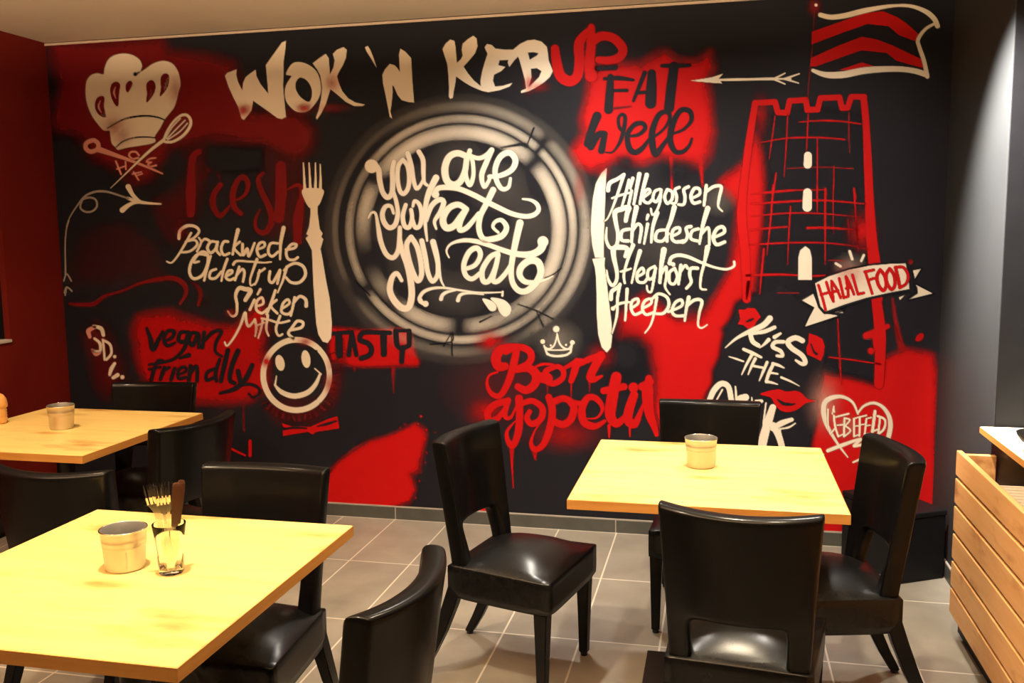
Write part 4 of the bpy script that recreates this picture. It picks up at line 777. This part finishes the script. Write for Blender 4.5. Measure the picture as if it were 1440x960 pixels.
tables[1] = (-0.035, 3.035, 'square oak table on the right with a lone zinc pot, four chairs around it')
for i, (x, y, lab) in enumerate(tables):
    o = tb if i == 0 else copy_tree(tb)
    o.location = (x, y, 0); o.scale = (1, 1.05 if i == 0 else 1, 1); tag(o, lab, 'table', 'square oak dining tables')

# ------------------------------------------------------------------ chairs
def make_chair():
    """faces +Y; origin on the floor under the middle of the seat"""
    t = thing('dining_chair')
    # seat: deep upholstered box with a crowned top
    bm = bmesh.new(); n = 13; D0, D1 = -0.165, 0.224
    rows = []
    def half(y): return 0.190 + (y - D0) / (D1 - D0) * 0.025
    ring = []
    def pt(u, v, z): 
        y = D0 + (D1 - D0) * v; return (u * half(y), y, z)
    def crown(u, v): return 0.418 + 0.058 * (1 - min(1.0, (abs(u) ** 3.2 + abs(2 * v - 1) ** 3.2) ** (1 / 3.2)) ** 2.2)
    us = np.linspace(-1, 1, n); vs = np.linspace(0, 1, n)
    top = [[bm.verts.new(pt(u * .985, .5 + (v - .5) * .985, crown(u, v))) for u in us] for v in vs]
    for j in range(n - 1):
        for i in range(n - 1): bm.faces.new((top[j][i], top[j][i + 1], top[j + 1][i + 1], top[j + 1][i]))
    per = [(j, i) for j, i in [(0, i) for i in range(n)] + [(j, n - 1) for j in range(1, n)] + [(n - 1, i) for i in range(n - 2, -1, -1)] + [(j, 0) for j in range(n - 2, 0, -1)]]
    prev = [top[j][i] for j, i in per]
    for z, g in ((0.414, 1.0), (0.39, 1.0), (0.33, 1.0), (0.305, 0.995), (0.302, 0.96)):
        cur = []
        for j, i in per:
            u, v = us[i], vs[j]
            zz = z
            if z < 0.34: zz = z - 0.010 * (1 - max(abs(u), abs(2 * v - 1)) ** 8) + 0.010 * (abs(u) ** 6) * (abs(2 * v - 1) ** 6)
            cur.append(bm.verts.new(pt(u * g, .5 + (v - .5) * g, zz)))
        L = len(per)
        for q in range(L): bm.faces.new((prev[q], prev[(q + 1) % L], cur[(q + 1) % L], cur[q]))
        prev = cur
    bm.faces.new(prev)
    s = from_bm('seat', bm, M_seat, t, True)
    # backrest: one curved padded shell with an opening above the seat
    U = [-1.0, -.95, -.80, -.65, -.42, -.14, .14, .42, .65, .80, .95, 1.0]
    Z = [0.36, 0.42, 0.48, 0.54, 0.56, 0.63, 0.72, 0.795, 0.826, 0.850]
    bm = bmesh.new(); V = {}
    def bp(u, z, side):
        k = max(0, (z - .36) / .49)
        hw = 0.180 + 0.026 * k ** 1.2
        y = -0.122 - 0.060 * k ** 1.2 - 0.052 * (1 - u * u) * min(1, max(0, (z - .42) / .14))
        th = 0.029
        zz = z - (0.008 * (1 - u * u) if z > .8 else 0)
        return (u * hw, y - side * th, zz)
    for j, z in enumerate(Z):
        for i, u in enumerate(U):
            for sd in (-1, 1): V[(j, i, sd)] = bm.verts.new(bp(u, z, sd))
    cells = [(j, i) for j in range(len(Z) - 1) for i in range(len(U) - 1) if not (3 <= i <= 7 and j < 3)]
    cs = set(cells)
    for j, i in cells:
        bm.faces.new((V[(j, i, -1)], V[(j, i + 1, -1)], V[(j + 1, i + 1, -1)], V[(j + 1, i, -1)]))
        bm.faces.new((V[(j, i, 1)], V[(j + 1, i, 1)], V[(j + 1, i + 1, 1)], V[(j, i + 1, 1)]))
        for (dj, di, a, b) in ((-1, 0, (j, i), (j, i + 1)), (1, 0, (j + 1, i), (j + 1, i + 1)), (0, -1, (j, i), (j + 1, i)), (0, 1, (j, i + 1), (j + 1, i + 1))):
            if (j + dj, i + di) not in cs: bm.faces.new((V[a + (-1,)], V[b + (-1,)], V[b + (1,)], V[a + (1,)]))
    for v in [v for v in bm.verts if not v.link_faces]: bm.verts.remove(v)
    b = from_bm('backrest', bm, M_leather, t, True)
    md = b.modifiers.new('round', 'SUBSURF'); md.levels = 2; md.render_levels = 2
    # legs
    for sx in (-1, 1):
        secs = []
        for z, hw, x, y in ((0.012, .0155, .188, .186), (.15, .019, .188, .187), (.310, .024, .187, .188)):
            secs.append([(sx * x - hw, y - hw, z), (sx * x + hw, y - hw, z), (sx * x + hw, y + hw, z), (sx * x - hw, y + hw, z)])
        bm = loft_bm(secs); bmesh.ops.bevel(bm, geom=list(bm.edges), offset=.004, segments=2, affect='EDGES')
        l = from_bm('leg', bm, M_leg, t)
        g = from_bm('foot_glide', lathe_bm([(.001, 0), (.012, 0), (.013, .004), (.010, .013), (.001, .013)], 16), M_glide, l, True); g.location = (sx * .188, .186, 0)
        secs = []
        for z, hx, hy, x, y in ((0.010, .014, .017, .178, -.285), (.08, .0155, .020, .178, -.246), (.17, .018, .023, .177, -.204), (.27, .020, .025, .174, -.165), (.38, .021, .024, .168, -.130)):
            secs.append([(sx * x - hx, y - hy, z), (sx * x + hx, y - hy, z), (sx * x + hx, y + hy, z), (sx * x - hx, y + hy, z)])
        bm = loft_bm(secs); bmesh.ops.bevel(bm, geom=list(bm.edges), offset=.004, segments=2, affect='EDGES')
        l = from_bm('leg', bm, M_leg, t)
        g = from_bm('foot_glide', lathe_bm([(.001, 0), (.012, 0), (.013, .004), (.010, .012), (.001, .012)], 16), M_glide, l, True); g.location = (sx * .178, -.285, 0)
    return t
chair = make_chair()
def R(d): return math.radians(d)
# (x, y, heading of the seat front in degrees from +Y counter-clockwise, label)
chairs = [(-0.690, 3.040, -103, 'black padded chair standing clear in the middle, its seat facing the right-hand table'),
          (0.077, 2.500, -6.5, 'black padded chair with its back to us in front of the right-hand table'),
          (0.365, 3.040, 100, 'black padded chair on the right side of the right-hand table, near the counter'),
          (-0.035, 3.610, 180, 'black padded chair behind the right-hand table, against the mural'),
          (-0.815, 1.720, 87, 'black padded chair cut off by the bottom edge, beside the left foreground table'),
          (-1.343, 2.310, 180, 'black padded chair tucked behind the left foreground table, top edge shining'),
          (-2.136, 3.130, 78, 'black padded chair on the right side of the far left table'),
          (-2.610, 3.665, 187, 'black padded chair behind the far left table, below the dark red lettering'),
          (-1.985, 2.540, 0, 'black padded chair in the shade in front of the far left table'),
          (-3.120, 3.150, -90, 'black padded chair between the far left table and the red wall')]
for i, (x, y, a, lab) in enumerate(chairs):
    o = chair if i == 0 else copy_tree(chair)
    o.location = (x, y, 0); o.rotation_euler = (0, 0, R(a)); tag(o, lab, 'chair', 'black padded dining chairs')

# ------------------------------------------------------------------ pots, cutlery glass, jar
def make_pot():
    t = thing('pot')
    prof = [(.001, .0), (.0445, .0), (.046, .003), (.0492, .056), (.0508, .0585), (.0500, .061), (.0508, .0635), (.0512, .069), (.0520, .0715), (.0514, .074), (.0530, .094), (.0545, .0955), (.0545, .0985), (.0522, .0985)]
    from_bm('bucket', lathe_bm(prof, 56), M_zinc, t, True)
    from_bm('bucket_inside', lathe_bm([(.0522, .0985), (.0515, .0975), (.0492, .070), (.0447, .006), (.001, .006)], 56), M_pot_inside, t, True)
    bm = bmesh.new()
    n = 56
    tr = []
    for i in range(n):
        a = 2 * PI * i / n; ring = []
        for k in range(8):
            b = 2 * PI * k / 8; r = .0540 + .0017 * math.cos(b); ring.append(bm.verts.new((r * math.cos(a), r * math.sin(a), .0975 + .0017 * math.sin(b))))
        tr.append(ring)
    for i in range(n):
        for k in range(8): bm.faces.new((tr[i][k], tr[(i + 1) % n][k], tr[(i + 1) % n][(k + 1) % 8], tr[i][(k + 1) % 8]))
    from_bm('rim', bm, M_steel, t, True)
    from_bm('seam', box_bm(-.0012, -.0500, .006, .0012, -.0455, .05), M_zinc, t)
    return t
pot = make_pot()
for i, (x, y, lab) in enumerate([(-1.395, 1.880, 'zinc pot on the left foreground table beside the glass of cutlery'), (-0.055, 3.095, 'zinc pot on the right-hand oak table, alone on the tabletop'), (-2.675, 3.255, 'zinc pot on the far left oak table near the red wall')]):
    o = pot if i == 0 else copy_tree(pot)
    o.location = (x, y, .7505); o.rotation_euler = (0, 0, .7 + i); tag(o, lab, 'pot', 'zinc pots on the tables')
GX, GY, GZ = -1.265, 1.872, 0.7505
def facet(a, z):
    k = min(1, max(0, (.085 - z) / .02)); return 1 - k * .045 * (0.5 - 0.5 * math.cos(9 * a))
t = thing('tumbler', (GX, GY, GZ)); tag(t, 'faceted clear glass tumbler holding forks and knives beside the zinc pot', 'glass')
from_bm('tumbler_body', lathe_bm([(.001, 0), (.027, 0), (.0295, .003), (.0315, .05), (.0345, .088), (.0385, .118), (.0385, .1205), (.0362, .1205), (.0318, .088), (.0285, .05), (.0262, .012), (.001, .012)], 72, facet=facet), M_glass, t, True)
def make_fork():
    t = thing('fork')
    secs = []
    for z, hw, th in ((0, .0085, .0014), (.05, .007, .0014), (.10, .0038, .0016), (.134, .0036, .0016), (.146, .008, .0014), (.158, .0135, .0012)):
        secs.append([(-hw, -th, z), (hw, -th, z), (hw, th, z), (-hw, th, z)])
    from_bm('handle', loft_bm(secs), M_steel, t)
    bm = bmesh.new()
    for k in range(4):
        x = -.0114 + k * .0076
        loft_bm([[(x - w, y - .0009, z), (x + w, y - .0009, z), (x + w, y + .0009, z), (x - w, y + .0009, z)] for z, w, y in ((.156, .0024, 0), (.175, .0021, -.003), (.194, .0018, -.0025), (.206, .0009, .001))], bm)
    from_bm('tines', bm, M_steel, t)
    return t
def make_knife():
    t = thing('table_knife')
    secs = []
    for z, hw, th in ((0.0, .004, .0008), (.03, .0085, .0009), (.09, .009, .001), (.098, .006, .0015)):
        secs.append([(-hw, -th, z), (hw, -th, z), (hw, th, z), (-hw, th, z)])
    from_bm('blade', loft_bm(secs), M_steel, t)
    secs = []
    for z, hw, th in ((.098, .0075, .0045), (.14, .0085, .0055), (.18, .0095, .0055), (.200, .0085, .005), (.206, .005, .003)):
        secs.append([(-hw, -th, z), (hw, -th, z), (hw, th, z), (-hw, th, z)])
    bm = loft_bm(secs); bmesh.ops.bevel(bm, geom=list(bm.edges), offset=.002, segments=2, affect='EDGES')
    from_bm('handle', bm, M_handle, t)
    return t
FACE = 0.6                                                    # the cutlery stands in parallel planes facing this way
def stand(o, dx, dn, lean):
    o.location = (GX + dx * math.cos(FACE) - dn * math.sin(FACE), GY + dx * math.sin(FACE) + dn * math.cos(FACE), GZ + .0135); o.rotation_euler = (0, lean, FACE)
fork = make_fork()
for i, (dx, dn, lean, lab) in enumerate([(-.004, .0125, -.175, 'fork standing in the glass, leaning furthest left'), (-.004, .0065, -.115, 'fork standing in the glass, second from the left'),
                                         (-.001, -.0165, -.055, 'fork standing in the glass, third from the left'), (.001, .0005, .0, 'upright fork in the glass, right next to the knife handles')]):
    o = fork if i == 0 else copy_tree(fork)
    stand(o, dx, dn, lean); tag(o, lab, 'fork', 'forks in the glass')
knife = make_knife()
for i, (dx, dn, lean, lab) in enumerate([(.004, -.0075, .085, 'dark handled knife in the glass, nearer one beside the forks'), (.004, .0195, .150, 'dark handled knife in the glass, rightmost')]):
    o = knife if i == 0 else copy_tree(knife)
    stand(o, dx, dn, lean); tag(o, lab, 'knife', 'knives in the glass')
t = thing('ribbed_jar', (-3.022, 3.295, .7505)); tag(t, 'tan ribbed jar at the wall edge of the far left oak table, cut by frame', 'jar')
prof = [(.001, 0), (.03, 0)]
for k in range(5): prof += [(.036, .008 + k * .012), (.033, .014 + k * .012)]
prof += [(.037, .074), (.001, .076)]
from_bm('jar_body', lathe_bm(prof, 40), M_amber, t, True)
from_bm('lid', lathe_bm([(.001, .070), (.039, .070), (.040, .085), (.036, .105), (.026, .122), (.012, .131), (.001, .133)], 40), M_amber, t, True)

# ------------------------------------------------------------------ slatted counter on the right
ct = thing('slatted_counter', (0.86, 0, 0)); tag(ct, 'counter with pale worktop behind a pine slat front at the right edge', 'counter')
YA, YB = 1.2, 3.59
for k in range(6):
    z0 = .106 + k * .1055
    bm = box_bm(0, YA, z0, .019, YB, z0 + .0925, .003, 2)
    from_bm('slat', bm, M_pine, ct)
from_bm('end_board', box_bm(.021, YB - .025, .11, .13, YB - .003, .715, .002, 1), M_pine, ct)
from_bm('plinth', box_bm(.05, YA, 0, .07, 3.655, .10), M_black, ct)
from_bm('bin_floor', box_bm(.021, YA, .50, .13, YB - .026, .515), M_black, ct)
from_bm('cabinet_body', box_bm(.135, YA, 0.10, .60, 3.655, .775), M_black, ct)
from_bm('worktop_edge', box_bm(.0885, YA, .783, .0895, 3.645, .805), M_edge, ct)
from_bm('worktop', box_bm(.09, YA, .782, .66, 3.645, .806, .002, 1), M_ctop, ct)
for k in range(9): from_bm('peg', box_bm(.004, 2.72 + k * .036, .6285, .030, 2.735 + k * .036, .6325), M_pine, ct)
card = from_bm('menu_card', box_bm(-.045, -.002, 0, .045, .002, .19, .001, 1), M_card)
for k in range(9):
    o = card if k == 0 else card.copy()
    if k: C.objects.link(o)
    o.location = (.86 + .076, 3.16 - k * .035, .517); o.rotation_euler = (R(-14), 0, 0)
    tag(o, 'cream menu card standing in the bin behind the pine slats', 'menu', 'menu cards in the slatted bin')
t = thing('wire_bowl', (1.06, 3.25, .807)); tag(t, 'small black bowl on feet standing on the pale worktop', 'bowl')
from_bm('bowl_body', lathe_bm([(.001, .018), (.05, .018), (.085, .035), (.098, .055), (.100, .062), (.094, .060), (.08, .040), (.05, .026), (.001, .025)], 40), M_iron, t, True)
for k in range(3):
    a = k * 2.094 + .4
    o = from_bm('foot', lathe_bm([(.001, 0), (.008, 0), (.009, .005), (.006, .0195), (.001, .0195)], 14), M_iron, t, True); o.location = (.045 * math.cos(a), .045 * math.sin(a), 0)

# black box standing across the corner below the heart
t = thing('storage_box', (.782, 4.340, 0), R(-60.5)); tag(t, 'low black box standing across the corner under the heart', 'box')
from_bm('box_body', box_bm(-.20, -.118, 0, .20, .118, .285, .004, 2), M_black, t)
from_bm('lid', box_bm(-.203, -.121, .287, .203, .121, .312, .005, 2), M_black, t)
